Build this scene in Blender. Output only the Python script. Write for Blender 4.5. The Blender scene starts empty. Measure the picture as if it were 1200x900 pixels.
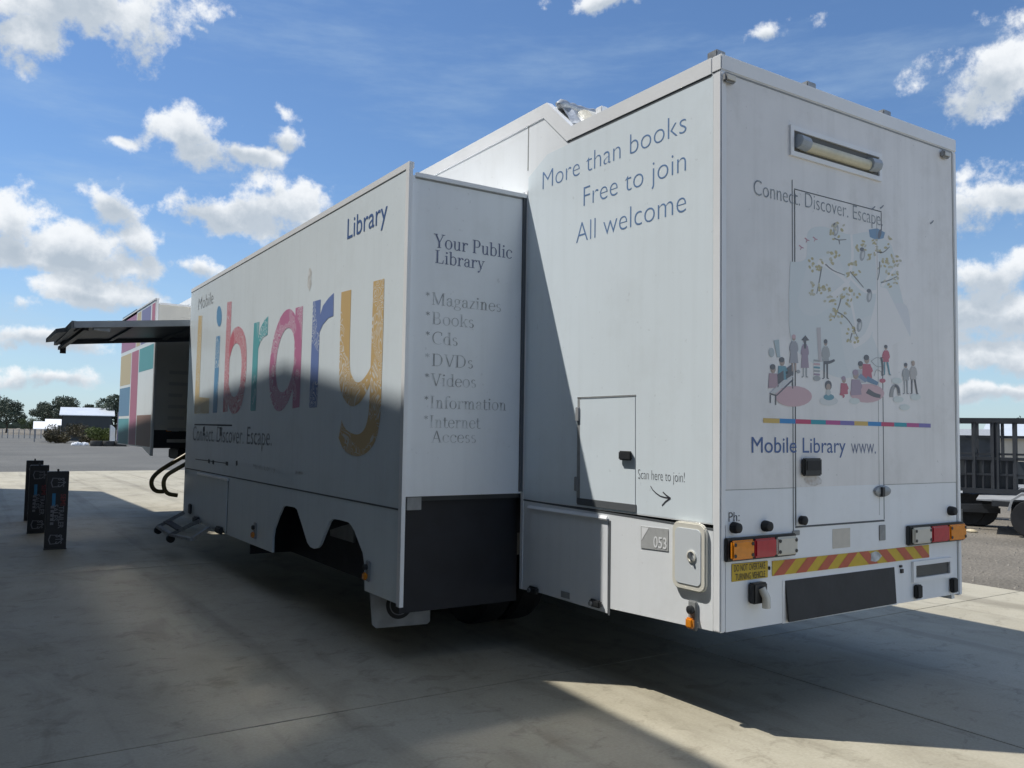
import bpy, bmesh, math, random
from mathutils import Vector, Matrix
R = math.radians
random.seed(11)
SC = bpy.context.scene
COL = SC.collection

# ------------------------------------------------------------------ camera
EYE = Vector((-3.649, -3.391, 1.66))
FPX = 987.0
ROT = Matrix(((0.8364641, -0.04481122, -0.54618657),
              (-0.54779643, -0.03979356, -0.83566473),
              (0.01571245, 0.9982026, -0.05783331)))
cd = bpy.data.cameras.new('camera'); cam = bpy.data.objects.new('camera', cd); COL.objects.link(cam)
cam.matrix_world = Matrix.Translation(EYE) @ ROT.to_4x4()
cd.sensor_width = 36.0; cd.lens = FPX / 1200.0 * 36.0; cd.clip_start = 0.05; cd.clip_end = 9000
SC.camera = cam

# ------------------------------------------------------------------ sun, sky, exposure
SUN = Vector((1.019, -0.93, -2.5)).normalized()          # the way the light travels
sl = bpy.data.lights.new('sun', 'SUN'); so = bpy.data.objects.new('sun', sl); COL.objects.link(so)
sl.energy = 3.9; sl.angle = R(0.6); sl.color = (1.0, 0.965, 0.90)
so.rotation_euler = (-SUN).to_track_quat('Z', 'Y').to_euler(); so.location = (-30, 25, 60)
SUN_EL = math.asin(-SUN.z); SUN_AZ = math.atan2(-SUN.x, -SUN.y)
SKY_STRENGTH = 0.14
SC.view_settings.view_transform = 'Standard'; SC.view_settings.look = 'None'
SC.view_settings.exposure = 0.38; SC.view_settings.gamma = 1.0; SC.view_settings.use_curve_mapping = False
SC.render.engine = 'CYCLES'
SC.cycles.use_denoising = True
SC.cycles.max_bounces = 8; SC.cycles.diffuse_bounces = 4; SC.cycles.glossy_bounces = 4
SC.cycles.sample_clamp_indirect = 60.0; SC.cycles.blur_glossy = 0.2; SC.cycles.caustics_reflective = True

def vdir(x, y):
    return ROT @ Vector(((x - 600.0) / FPX, -(y - 450.0) / FPX, -1.0))
def onX(x, y, X): v = vdir(x, y); return EYE + v * ((X - EYE.x) / v.x)
def onY(x, y, Y): v = vdir(x, y); return EYE + v * ((Y - EYE.y) / v.y)
def onZ(x, y, Z=0.0): v = vdir(x, y); return EYE + v * ((Z - EYE.z) / v.z)
def azel(x, y):
    v = vdir(x, y).normalized(); return math.atan2(v.x, v.y), math.asin(v.z)

world = bpy.data.worlds.new('World'); SC.world = world; world.use_nodes = True
def build_world():
    nt = world.node_tree; nt.nodes.clear(); L = nt.links.new
    def N(t, **k):
        n = nt.nodes.new(t)
        for a, b in k.items(): setattr(n, a, b)
        return n
    def M(op, a, b=None, c=None, clamp=False):
        n = N('ShaderNodeMath', operation=op); n.use_clamp = clamp
        for i, v in enumerate((a, b, c)):
            if v is None: continue
            if isinstance(v, (int, float)): n.inputs[i].default_value = v
            else: L(v, n.inputs[i])
        return n.outputs[0]
    def V(op, a, b=None):
        n = N('ShaderNodeVectorMath', operation=op)
        for i, v in enumerate((a, b)):
            if v is None: continue
            if isinstance(v, tuple): n.inputs[i].default_value = v
            else: L(v, n.inputs[i])
        return n.outputs['Value' if op in ('LENGTH', 'DOT_PRODUCT') else 'Vector']
    def smooth(v, a, b):
        n = N('ShaderNodeMapRange', interpolation_type='SMOOTHSTEP'); L(v, n.inputs['Value'])
        n.inputs['From Min'].default_value = a; n.inputs['From Max'].default_value = b
        return n.outputs['Result']
    def noise(vec, scale, detail, rough=0.55):
        n = N('ShaderNodeTexNoise'); L(vec, n.inputs['Vector'])
        n.inputs['Scale'].default_value = scale; n.inputs['Detail'].default_value = detail; n.inputs['Roughness'].default_value = rough
        return n.outputs['Fac']
    tc = N('ShaderNodeTexCoord'); d = V('NORMALIZE', tc.outputs['Generated'])
    sep = N('ShaderNodeSeparateXYZ'); L(d, sep.inputs[0])
    az = M('ARCTAN2', sep.outputs['X'], sep.outputs['Y']); el = M('ARCSINE', sep.outputs['Z'])
    cmb = N('ShaderNodeCombineXYZ'); L(az, cmb.inputs[0]); L(el, cmb.inputs[1]); ae = cmb.outputs[0]
    sky = N('ShaderNodeTexSky', sky_type='NISHITA'); sky.sun_disc = False
    sky.sun_elevation = SUN_EL; sky.sun_rotation = SUN_AZ; sky.air_density = 1.0; sky.dust_density = 0.25; sky.ozone_density = 3.0
    # cumulus: (x, y, rx, ry) where the photograph shows them
    blobs = [(70, 0, 150, 52), (30, 40, 62, 34), (215, 152, 46, 27), (240, 178, 44, 17), (290, 182, 48, 11), (335, 163, 34, 12), (338, 130, 14, 9), (143, 176, 18, 6),
             (262, 252, 52, 22), (322, 238, 58, 32), (132, 244, 44, 22), (5, 262, 46, 46), (85, 292, 80, 28), (168, 280, 34, 28), (60, 306, 130, 20),
             (190, 312, 22, 12), (118, 344, 78, 19), (233, 313, 26, 8), (12, 366, 28, 9), (45, 402, 85, 14), (60, 448, 90, 13), (700, 0, 42, 14), (905, 37, 26, 10), (1070, 83, 18, 22),
             (1172, 78, 66, 46), (1150, 112, 40, 30), (1165, 240, 78, 30), (1131, 212, 16, 12), (1165, 325, 84, 24), (1150, 368, 88, 34), (1185, 420, 90, 20), (1150, 462, 70, 12),
             (225, 44, 20, 6)]
    base = []
    for x, y, rx, ry in blobs:
        a, e = azel(x, y); a2, e1 = azel(x + rx, y); _, e2 = azel(x, y - ry)
        base.append((a, e, abs(a2 - a) * 1.22, abs(e2 - e) * 1.22))
    warp = N('ShaderNodeTexNoise'); L(d, warp.inputs['Vector']); warp.inputs['Scale'].default_value = 11.0; warp.inputs['Detail'].default_value = 3.0
    wv = V('MULTIPLY', V('SUBTRACT', warp.outputs['Color'], (0.5, 0.5, 0.5)), (0.075, 0.05, 0.0))
    v = V('ADD', ae, wv); acc = None; low = None
    for a, e, sa, se in base:
        rel = V('MULTIPLY', V('SUBTRACT', v, (a, e, 0.0)), (1.0 / sa, 1.0 / se, 0.0))
        g = M('SUBTRACT', 1.0, V('LENGTH', rel))
        if sa < 0.045: g = M('SUBTRACT', M('MULTIPLY', g, 0.55), 0.02)
        acc = g if acc is None else M('MAXIMUM', acc, g)
        if sa > 0.025:                                     # how far below the crest of a big cloud this direction looks
            h = V('LENGTH', V('ADD', V('MULTIPLY', rel, (0.75, 1.0, 0.0)), (0.0, 0.62, 0.0))); h = M('SUBTRACT', 1.0, h)
            low = h if low is None else M('MAXIMUM', low, h)
    # beyond the frame the same broken cumulus goes on
    gen = M('MULTIPLY', M('SUBTRACT', noise(V('MULTIPLY', d, (1.0, 1.0, 1.9)), 2.6, 2.0), 0.52), 5.0)
    dot = V('DOT_PRODUCT', d, tuple(vdir(600, 300).normalized()))
    acc = M('MAXIMUM', acc, M('SUBTRACT', gen, M('MULTIPLY', smooth(dot, 0.66, 0.80), 4.0)))
    f = M('SUBTRACT', noise(d, 24.0, 12.0, 0.63), 0.5)
    f2 = M('SUBTRACT', noise(d, 9.0, 2.0, 0.5), 0.5)
    d0 = M('ADD', M('ADD', acc, M('MULTIPLY', f, 2.9)), M('MULTIPLY', f2, 0.6))
    fup = M('SUBTRACT', noise(V('ADD', d, (0.0, 0.0, 0.014)), 22.0, 6.0, 0.6), 0.5)
    alpha = smooth(d0, -0.03, 0.58)
    body = M('ADD', M('MULTIPLY', low, 1.2), M('MULTIPLY', fup, 2.4))
    shade = M('ADD', M('MULTIPLY', smooth(body, -0.15, 1.0), 0.85), M('MULTIPLY', smooth(d0, 0.5, 1.3), 0.18), clamp=True)
    cc = N('ShaderNodeMix', data_type='RGBA'); L(shade, cc.inputs['Factor'])
    cc.inputs['A'].default_value = (5.2, 5.35, 5.5, 1); cc.inputs['B'].default_value = (2.6, 3.0, 3.45, 1)
    # thin high streaks
    sv = V('MULTIPLY', d, (1.0, 1.0, 5.0))
    ci = M('MULTIPLY', smooth(noise(sv, 3.2, 7.0, 0.62), 0.46, 0.80), 0.34)
    hz = smooth(el, 0.30, -0.02)
    ci2 = M('ADD', ci, M('MULTIPLY', hz, 0.50), clamp=True)
    m1 = N('ShaderNodeMix', data_type='RGBA'); L(ci2, m1.inputs['Factor']); tn = N('ShaderNodeMix', data_type='RGBA', blend_type='MULTIPLY'); tn.inputs['Factor'].default_value = 1.0; L(sky.outputs[0], tn.inputs['A']); tn.inputs['B'].default_value = (0.53, 0.63, 0.725, 1); L(tn.outputs['Result'], m1.inputs['A']); m1.inputs['B'].default_value = (2.75, 3.6, 4.45, 1)
    m2 = N('ShaderNodeMix', data_type='RGBA'); L(M('MULTIPLY', alpha, 0.97), m2.inputs['Factor']); L(m1.outputs['Result'], m2.inputs['A']); L(cc.outputs['Result'], m2.inputs['B'])
    bg = N('ShaderNodeBackground'); bg.inputs['Strength'].default_value = SKY_STRENGTH; L(m2.outputs['Result'], bg.inputs['Color'])
    out = N('ShaderNodeOutputWorld'); L(bg.outputs[0], out.inputs[0])
    world.cycles.sampling_method = 'NONE'
build_world()

# ------------------------------------------------------------------ materials
MATS = {}
def mat(name, col, rough=0.5, metal=0.0, vary=0.0, scale=4.0, bump=0.0, bscale=60.0, streak=0.0, coat=0.0, col2=None, spec=0.5, stretch=(1, 1, 1), detail=6.0, speck=0.0):
    if name in MATS: return MATS[name]
    m = bpy.data.materials.new(name); m.use_nodes = True; MATS[name] = m
    nt = m.node_tree; p = nt.nodes['Principled BSDF']; L = nt.links.new
    p.inputs['Base Color'].default_value = (*col, 1); p.inputs['Roughness'].default_value = rough; p.inputs['Metallic'].default_value = metal
    p.inputs['Coat Weight'].default_value = coat; p.inputs['Specular IOR Level'].default_value = spec
    tc = nt.nodes.new('ShaderNodeTexCoord')
    if vary or streak:
        mp = nt.nodes.new('ShaderNodeMapping'); L(tc.outputs['Object'], mp.inputs[0]); mp.inputs['Scale'].default_value = stretch
        n = nt.nodes.new('ShaderNodeTexNoise'); L(mp.outputs[0], n.inputs['Vector']); n.inputs['Scale'].default_value = scale; n.inputs['Detail'].default_value = detail
        r = nt.nodes.new('ShaderNodeValToRGB'); L(n.outputs['Fac'], r.inputs[0])
        c2 = col2 or tuple(c * (1 - vary) for c in col)
        r.color_ramp.elements[0].position = 0.36; r.color_ramp.elements[0].color = (*c2, 1)
        r.color_ramp.elements[1].position = 0.64; r.color_ramp.elements[1].color = (*col, 1)
        src = r.outputs[0]
        if streak:
            mp2 = nt.nodes.new('ShaderNodeMapping'); L(tc.outputs['Object'], mp2.inputs[0]); mp2.inputs['Scale'].default_value = (9, 9, 0.55)
            n2 = nt.nodes.new('ShaderNodeTexNoise'); L(mp2.outputs[0], n2.inputs['Vector']); n2.inputs['Scale'].default_value = 1.6; n2.inputs['Detail'].default_value = 7
            r2 = nt.nodes.new('ShaderNodeValToRGB'); L(n2.outputs['Fac'], r2.inputs[0])
            r2.color_ramp.elements[0].position = 0.30; r2.color_ramp.elements[0].color = (1 - streak, 1 - streak, 1 - streak * 1.05, 1)
            r2.color_ramp.elements[1].position = 0.52; r2.color_ramp.elements[1].color = (1, 1, 1, 1)
            mx = nt.nodes.new('ShaderNodeMix'); mx.data_type = 'RGBA'; mx.blend_type = 'MULTIPLY'; mx.inputs['Factor'].default_value = 1
            L(src, mx.inputs['A']); L(r2.outputs[0], mx.inputs['B']); src = mx.outputs['Result']
        L(src, p.inputs['Base Color'])
    if speck:
        ns = nt.nodes.new('ShaderNodeTexNoise'); L(tc.outputs['Object'], ns.inputs['Vector']); ns.inputs['Scale'].default_value = 23.0; ns.inputs['Detail'].default_value = 4.0
        rs_ = nt.nodes.new('ShaderNodeValToRGB'); L(ns.outputs['Fac'], rs_.inputs[0]); rs_.color_ramp.elements[0].position = 0.27; rs_.color_ramp.elements[0].color = (1 - speck,) * 3 + (1,); rs_.color_ramp.elements[1].position = 0.31; rs_.color_ramp.elements[1].color = (1, 1, 1, 1)
        ng = nt.nodes.new('ShaderNodeTexNoise'); L(tc.outputs['Object'], ng.inputs['Vector']); ng.inputs['Scale'].default_value = 2.1; ng.inputs['Detail'].default_value = 9.0; ng.inputs['Roughness'].default_value = 0.7
        rg = nt.nodes.new('ShaderNodeValToRGB'); L(ng.outputs['Fac'], rg.inputs[0]); rg.color_ramp.elements[0].position = 0.34; rg.color_ramp.elements[0].color = (1 - speck * .32, 1 - speck * .34, 1 - speck * .38, 1); rg.color_ramp.elements[1].position = 0.47; rg.color_ramp.elements[1].color = (1, 1, 1, 1)
        for extra in (rs_.outputs[0], rg.outputs[0]):
            mz = nt.nodes.new('ShaderNodeMix'); mz.data_type = 'RGBA'; mz.blend_type = 'MULTIPLY'; mz.inputs['Factor'].default_value = 1
            L(src, mz.inputs['A']); L(extra, mz.inputs['B']); src = mz.outputs['Result']
        L(src, p.inputs['Base Color'])
    if bump:
        nb = nt.nodes.new('ShaderNodeTexNoise'); L(tc.outputs['Object'], nb.inputs['Vector']); nb.inputs['Scale'].default_value = bscale; nb.inputs['Detail'].default_value = 5
        b = nt.nodes.new('ShaderNodeBump'); b.inputs['Strength'].default_value = bump; b.inputs['Distance'].default_value = 0.02
        L(nb.outputs['Fac'], b.inputs['Height']); L(b.outputs[0], p.inputs['Normal'])
    return m

M_white = mat('white_panel', (0.84, 0.87, 0.895), 0.30, vary=0.04, scale=0.8, streak=0.03, bump=0.05, bscale=1.6, coat=0.12, speck=0.12)
M_film = mat('white_wrap_film', (0.775, 0.855, 0.905), 0.17, vary=0.03, scale=1.1, streak=0.03, bump=0.05, bscale=1.4, speck=0.10)
M_rearfilm = mat('aged_wrap_film', (0.835, 0.825, 0.815), 0.42, vary=0.07, scale=2.6, streak=0.06, bump=0.05, bscale=1.8, speck=0.24)
M_trim = mat('white_trim', (0.84, 0.855, 0.87), 0.30, vary=0.05, scale=3)
M_alu = mat('aluminium', (0.62, 0.64, 0.66), 0.32, metal=0.8, vary=0.15, scale=8)
M_galv = mat('galvanised_steel', (0.34, 0.36, 0.38), 0.45, metal=0.6, vary=0.3, scale=14)
M_black = mat('black_rubber', (0.018, 0.019, 0.021), 0.65, vary=0.3, scale=9, bump=0.05)
M_blackp = mat('black_plastic', (0.03, 0.032, 0.035), 0.42, vary=0.3, scale=12)
M_chassis = mat('chassis_black', (0.03, 0.033, 0.045), 0.6, vary=0.4, scale=5)
M_seam = mat('seam_sealant', (0.10, 0.11, 0.12), 0.7)
M_under = mat('underfloor_grey', (0.07, 0.075, 0.08), 0.8, vary=0.3, scale=3)
M_grey = mat('grey_paint', (0.33, 0.34, 0.35), 0.5, vary=0.2, scale=6)
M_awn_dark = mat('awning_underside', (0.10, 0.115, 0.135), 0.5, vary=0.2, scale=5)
M_silver = mat('silver_tarp', (0.62, 0.65, 0.68), 0.35, metal=0.5, vary=0.35, scale=9, bump=0.5, bscale=14)
M_cream = mat('cream_plastic', (0.72, 0.70, 0.62), 0.4, vary=0.05, scale=9)
M_palehatch = mat('pale_hatch_panel', (0.66, 0.70, 0.73), 0.3, vary=0.03, scale=5)
M_amber = mat('amber_lens', (0.80, 0.27, 0.015), 0.18, vary=0.12, scale=30, coat=0.4)
M_red = mat('red_lens', (0.50, 0.03, 0.05), 0.16, vary=0.12, scale=30, coat=0.4)
M_clear = mat('clear_lens', (0.62, 0.60, 0.53), 0.2, vary=0.05, scale=20, coat=0.4)
M_yellow = mat('yellow_plate', (0.62, 0.43, 0.03), 0.45, vary=0.12, scale=14)
M_redst = mat('red_reflective', (0.52, 0.11, 0.06), 0.4, vary=0.12, scale=14)
M_olive = mat('olive_handrail', (0.16, 0.115, 0.035), 0.4, vary=0.25, scale=18)
M_ink = mat('black_ink', (0.03, 0.03, 0.04), 0.6)
M_blueink = mat('blue_ink', (0.075, 0.14, 0.33), 0.45, vary=0.12, scale=20)
M_paleblue = mat('faded_blue_ink', (0.14, 0.25, 0.46), 0.5, vary=0.15, scale=20)
M_fadegrey = mat('faded_grey_ink', (0.30, 0.31, 0.32), 0.6, vary=0.5, scale=17, col2=(0.66, 0.69, 0.71), detail=4)
M_headblue = mat('slate_blue_ink', (0.17, 0.20, 0.31), 0.6, vary=0.2, scale=28)
M_darkfade = mat('faded_dark_ink', (0.13, 0.16, 0.20), 0.6, vary=0.35, scale=26, col2=(0.42, 0.45, 0.46))
M_slategrey = mat('grey_sticker', (0.30, 0.31, 0.31), 0.5, vary=0.15, scale=20)
M_signblack = mat('sign_black', (0.016, 0.017, 0.022), 0.45, vary=0.3, scale=8)
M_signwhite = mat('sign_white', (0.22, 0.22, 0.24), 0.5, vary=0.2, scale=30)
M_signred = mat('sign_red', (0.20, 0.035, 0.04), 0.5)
M_signblue = mat('sign_blue', (0.03, 0.22, 0.42), 0.5)
M_tread = mat('step_tread', (0.10, 0.10, 0.11), 0.6, metal=0.3, vary=0.4, scale=20)

def letter_mat(name, col, kind):
    if name in MATS: return MATS[name]
    m = mat(name, col, 0.42); nt = m.node_tree; p = nt.nodes['Principled BSDF']; L = nt.links.new
    tc = nt.nodes.new('ShaderNodeTexCoord')
    n = nt.nodes.new('ShaderNodeTexNoise'); L(tc.outputs['Object'], n.inputs['Vector']); n.inputs['Scale'].default_value = 3.2; n.inputs['Detail'].default_value = 2; n.inputs['Distortion'].default_value = 1.5
    # contour lines of a distorted field = fine white linework printed inside the letter
    mul = nt.nodes.new('ShaderNodeMath'); mul.operation = 'MULTIPLY'; L(n.outputs['Fac'], mul.inputs[0]); mul.inputs[1].default_value = kind[0]
    fr = nt.nodes.new('ShaderNodeMath'); fr.operation = 'FRACT'; L(mul.outputs[0], fr.inputs[0])
    lt = nt.nodes.new('ShaderNodeMath'); lt.operation = 'LESS_THAN'; L(fr.outputs[0], lt.inputs[0]); lt.inputs[1].default_value = kind[1]
    n3 = nt.nodes.new('ShaderNodeTexNoise'); L(tc.outputs['Object'], n3.inputs['Vector']); n3.inputs['Scale'].default_value = 2.3
    gt = nt.nodes.new('ShaderNodeMath'); gt.operation = 'GREATER_THAN'; L(n3.outputs['Fac'], gt.inputs[0]); gt.inputs[1].default_value = kind[2]
    ml = nt.nodes.new('ShaderNodeMath'); ml.operation = 'MULTIPLY'; L(lt.outputs[0], ml.inputs[0]); L(gt.outputs[0], ml.inputs[1])
    m8 = nt.nodes.new('ShaderNodeMath'); m8.operation = 'MULTIPLY'; L(ml.outputs[0], m8.inputs[0]); m8.inputs[1].default_value = 0.72
    mx = nt.nodes.new('ShaderNodeMix'); mx.data_type = 'RGBA'; L(m8.outputs[0], mx.inputs['Factor'])
    mx.inputs['A'].default_value = (*[c * 0.86 + 0.08 for c in col], 1); mx.inputs['B'].default_value = (0.70, 0.74, 0.76, 1)
    L(mx.outputs['Result'], p.inputs['Base Color'])
    return m

def attr_mat(name, rough=0.5):
    m = mat(name, (0.5, 0.5, 0.5), rough); nt = m.node_tree
    a = nt.nodes.new('ShaderNodeVertexColor'); a.layer_name = 'print'
    nt.links.new(a.outputs['Color'], nt.nodes['Principled BSDF'].inputs['Base Color'])
    return m
M_print = attr_mat('printed_film')

# ------------------------------------------------------------------ mesh helpers
def wloc(o):
    v = Vector((0, 0, 0))
    while o is not None: v += o.location; o = o.parent
    return v
class MB:
    def __init__(s): s.v = []; s.f = []; s.c = []; s.smooth = False
    def add(s, vs, fs, col=None):
        b = len(s.v); s.v += [Vector(v) for v in vs]; s.f += [tuple(b + i for i in f) for f in fs]; s.c += [col] * len(fs); return s
    def box(s, a, b, col=None):
        x0, y0, z0 = a; x1, y1, z1 = b
        s.add([(x0, y0, z0), (x1, y0, z0), (x1, y1, z0), (x0, y1, z0), (x0, y0, z1), (x1, y0, z1), (x1, y1, z1), (x0, y1, z1)],
              [(0, 3, 2, 1), (4, 5, 6, 7), (0, 1, 5, 4), (1, 2, 6, 5), (2, 3, 7, 6), (3, 0, 4, 7)], col); return s
    def prism(s, pts, ext):            # closed polygon of 3D points, extruded along ext
        n = len(pts); ext = Vector(ext); P = [Vector(p) for p in pts]
        s.add(P + [p + ext for p in P], [tuple(range(n))[::-1], tuple(range(n, 2 * n))] + [(i, (i + 1) % n, n + (i + 1) % n, n + i) for i in range(n)]); return s
    def bar(s, a, b, w, h=None, up=(0, 0, 1)):
        a = Vector(a); b = Vector(b); h = h or w; t = (b - a).normalized(); u = Vector(up)
        if abs(t.dot(u)) > 0.98: u = Vector((1, 0, 0))
        r = t.cross(u).normalized() * (w / 2); q = r.cross(t).normalized() * (h / 2)
        s.add([a - r - q, a + r - q, a + r + q, a - r + q, b - r - q, b + r - q, b + r + q, b - r + q],
              [(0, 3, 2, 1), (4, 5, 6, 7), (0, 1, 5, 4), (1, 2, 6, 5), (2, 3, 7, 6), (3, 0, 4, 7)]); return s
    def tube(s, path, r, n=10):
        P = [Vector(p) for p in path]; rr = r if isinstance(r, (list, tuple)) else [r] * len(P)
        prev = None; base = len(s.v)
        for i, p in enumerate(P):
            t = (P[min(i + 1, len(P) - 1)] - P[max(i - 1, 0)]).normalized()
            if prev is None:
                u = t.cross(Vector((0, 0, 1)));  u = u if u.length > 0.05 else t.cross(Vector((1, 0, 0)))
            else: u = prev - t * prev.dot(t)
            u.normalize(); prev = u; w = t.cross(u)
            for k in range(n):
                a = 2 * math.pi * k / n; s.v.append(p + (u * math.cos(a) + w * math.sin(a)) * rr[i])
        fs = []
        for i in range(len(P) - 1):
            for k in range(n):
                fs.append((base + i * n + k, base + i * n + (k + 1) % n, base + (i + 1) * n + (k + 1) % n, base + (i + 1) * n + k))
        fs.append(tuple(base + k for k in range(n))[::-1]); e = base + (len(P) - 1) * n; fs.append(tuple(e + k for k in range(n)))
        s.f += fs; s.c += [None] * len(fs); return s
    def ring(s, c, axis, prof, n=28):   # lathe: prof = (radius, along axis)
        c = Vector(c); ax = Vector(axis).normalized(); u = ax.orthogonal().normalized(); w = ax.cross(u); base = len(s.v)
        for r, h in prof:
            for k in range(n):
                a = 2 * math.pi * k / n; s.v.append(c + ax * h + (u * math.cos(a) + w * math.sin(a)) * r)
        fs = []
        for i in range(len(prof) - 1):
            for k in range(n): fs.append((base + i * n + k, base + i * n + (k + 1) % n, base + (i + 1) * n + (k + 1) % n, base + (i + 1) * n + k))
        s.f += fs; s.c += [None] * len(fs); return s
    def build(s, name, m, parent=None, bevel=0.0, smooth=False, label=None):
        me = bpy.data.meshes.new(name); o0 = wloc(parent) if parent else Vector((0, 0, 0))
        me.from_pydata([tuple(v - o0) for v in s.v], [], s.f)
        bm = bmesh.new(); bm.from_mesh(me)
        if not any(s.c): bmesh.ops.recalc_face_normals(bm, faces=bm.faces)
        if bevel: bmesh.ops.bevel(bm, geom=list(bm.edges), offset=bevel, segments=2, affect='EDGES', clamp_overlap=True)
        if smooth:
            for f in bm.faces: f.smooth = True
        bm.to_mesh(me); bm.free()
        if any(s.c):
            at = me.color_attributes.new('print', 'FLOAT_COLOR', 'CORNER')
            i = 0
            for poly, c in zip(me.polygons, s.c):
                for li in poly.loop_indices: at.data[li].color = (*c, 1)
        me.materials.append(m)
        o = bpy.data.objects.new(name, me); COL.objects.link(o)
        if parent: o.parent = parent
        if smooth and not bevel:
            try: me.set_sharp_from_angle(angle=R(40))
            except Exception: pass
        if label: o['label'] = label
        return o
def thing(name, label, cat, loc=(0, 0, 0), group=None):
    o = bpy.data.objects.new(name, None); COL.objects.link(o); o.location = loc; o.empty_display_size = 0.3
    o['label'] = label; o['category'] = cat
    if group: o['group'] = group
    return o
def tag(o, label, cat, group=None):
    o['label'] = label; o['category'] = cat
    if group: o['group'] = group
    return o
def struct(o): o['kind'] = 'structure'; return o
def stuff(o): o['kind'] = 'stuff'; return o
def box(name, a, b, m, parent, bevel=0.0): return MB().box(a, b).build(name, m, parent, bevel)
def copy_tree(o, parent=None):
    c = o.copy(); COL.objects.link(c); c.parent = parent
    for ch in list(o.children): copy_tree(ch, c)
    return c

# planes of the trailer that carry print
SX = -1.019            # outer face of the slide-out
def P_side(x, y): return onX(x, y, 0.0)
def P_out(x, y): return onX(x, y, SX)
def P_rear(x, y): return onY(x, y, 0.0)
def P_srear(x, y): return onY(x, y, 2.03)
PLANES = {'side': (P_side, Vector((-1, 0, 0)), Vector((0, -1, 0))), 'out': (P_out, Vector((-1, 0, 0)), Vector((0, -1, 0))),
          'rear': (P_rear, Vector((0, -1, 0)), Vector((1, 0, 0))), 'srear': (P_srear, Vector((0, -1, 0)), Vector((1, 0, 0)))}

# sans lettering from Blender's own built-in letter shapes
def glyph_mesh(txt, weight=0.0, shear=0.0):
    cu = bpy.data.curves.new('t', 'FONT'); cu.body = txt; cu.size = 1.0; cu.offset = weight; cu.shear = shear; cu.fill_mode = 'BOTH'; cu.resolution_u = 4
    ob = bpy.data.objects.new('t', cu); COL.objects.link(ob)
    dg = bpy.context.evaluated_depsgraph_get(); dg.update()
    me = bpy.data.meshes.new_from_object(ob.evaluated_get(dg))
    vs = [v.co.copy() for v in me.vertices]; fs = [tuple(p.vertices) for p in me.polygons]
    bpy.data.objects.remove(ob); bpy.data.curves.remove(cu); bpy.data.meshes.remove(me)
    return vs, fs
CAP = {}
def cap_height(weight):
    if weight not in CAP:
        vs, _ = glyph_mesh('H', weight); CAP[weight] = max(v.y for v in vs)
    return CAP[weight]
def text(name, txt, plane, p0, p1x, ptop, m, parent, weight=0.0, off=0.0018, glyphs=None):
    """p0 = pixel at the start of the baseline, p1x = pixel at its end, ptop = pixel at the cap top above p0"""
    f, nrm, u = PLANES[plane]
    A = f(*p0); B = f(*p1x); T = f(*ptop)
    width = (B - A).dot(u); cap = T.z - A.z
    vs, fs = glyphs if glyphs else glyph_mesh(txt, weight)
    x0 = min(v.x for v in vs); x1 = max(v.x for v in vs); ch = 1.0 if glyphs else cap_height(weight)
    P = [A + u * ((v.x - x0) / (x1 - x0) * width) + Vector((0, 0, v.y / ch * cap)) + nrm * (off + v.z * 0.0001) for v in vs]
    iv = sorted((min(vs[i].x for i in f), max(vs[i].x for i in f), k) for k, f in enumerate(fs)); groups = [[]]; end = None
    for a_, b_, k in iv:
        if end is not None and a_ - end > (0.20 if glyphs else 0.145): groups.append([])
        groups[-1].append(k); end = b_ if end is None else max(end, b_)
    for gset in groups:                     # one object a word
        ids = sorted({i for k in gset for i in fs[k]}); ix = {i: n for n, i in enumerate(ids)}
        o = MB().add([P[i] for i in ids], [tuple(ix[i] for i in fs[k]) for k in gset]).build(name, m, parent)
    return o

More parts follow.
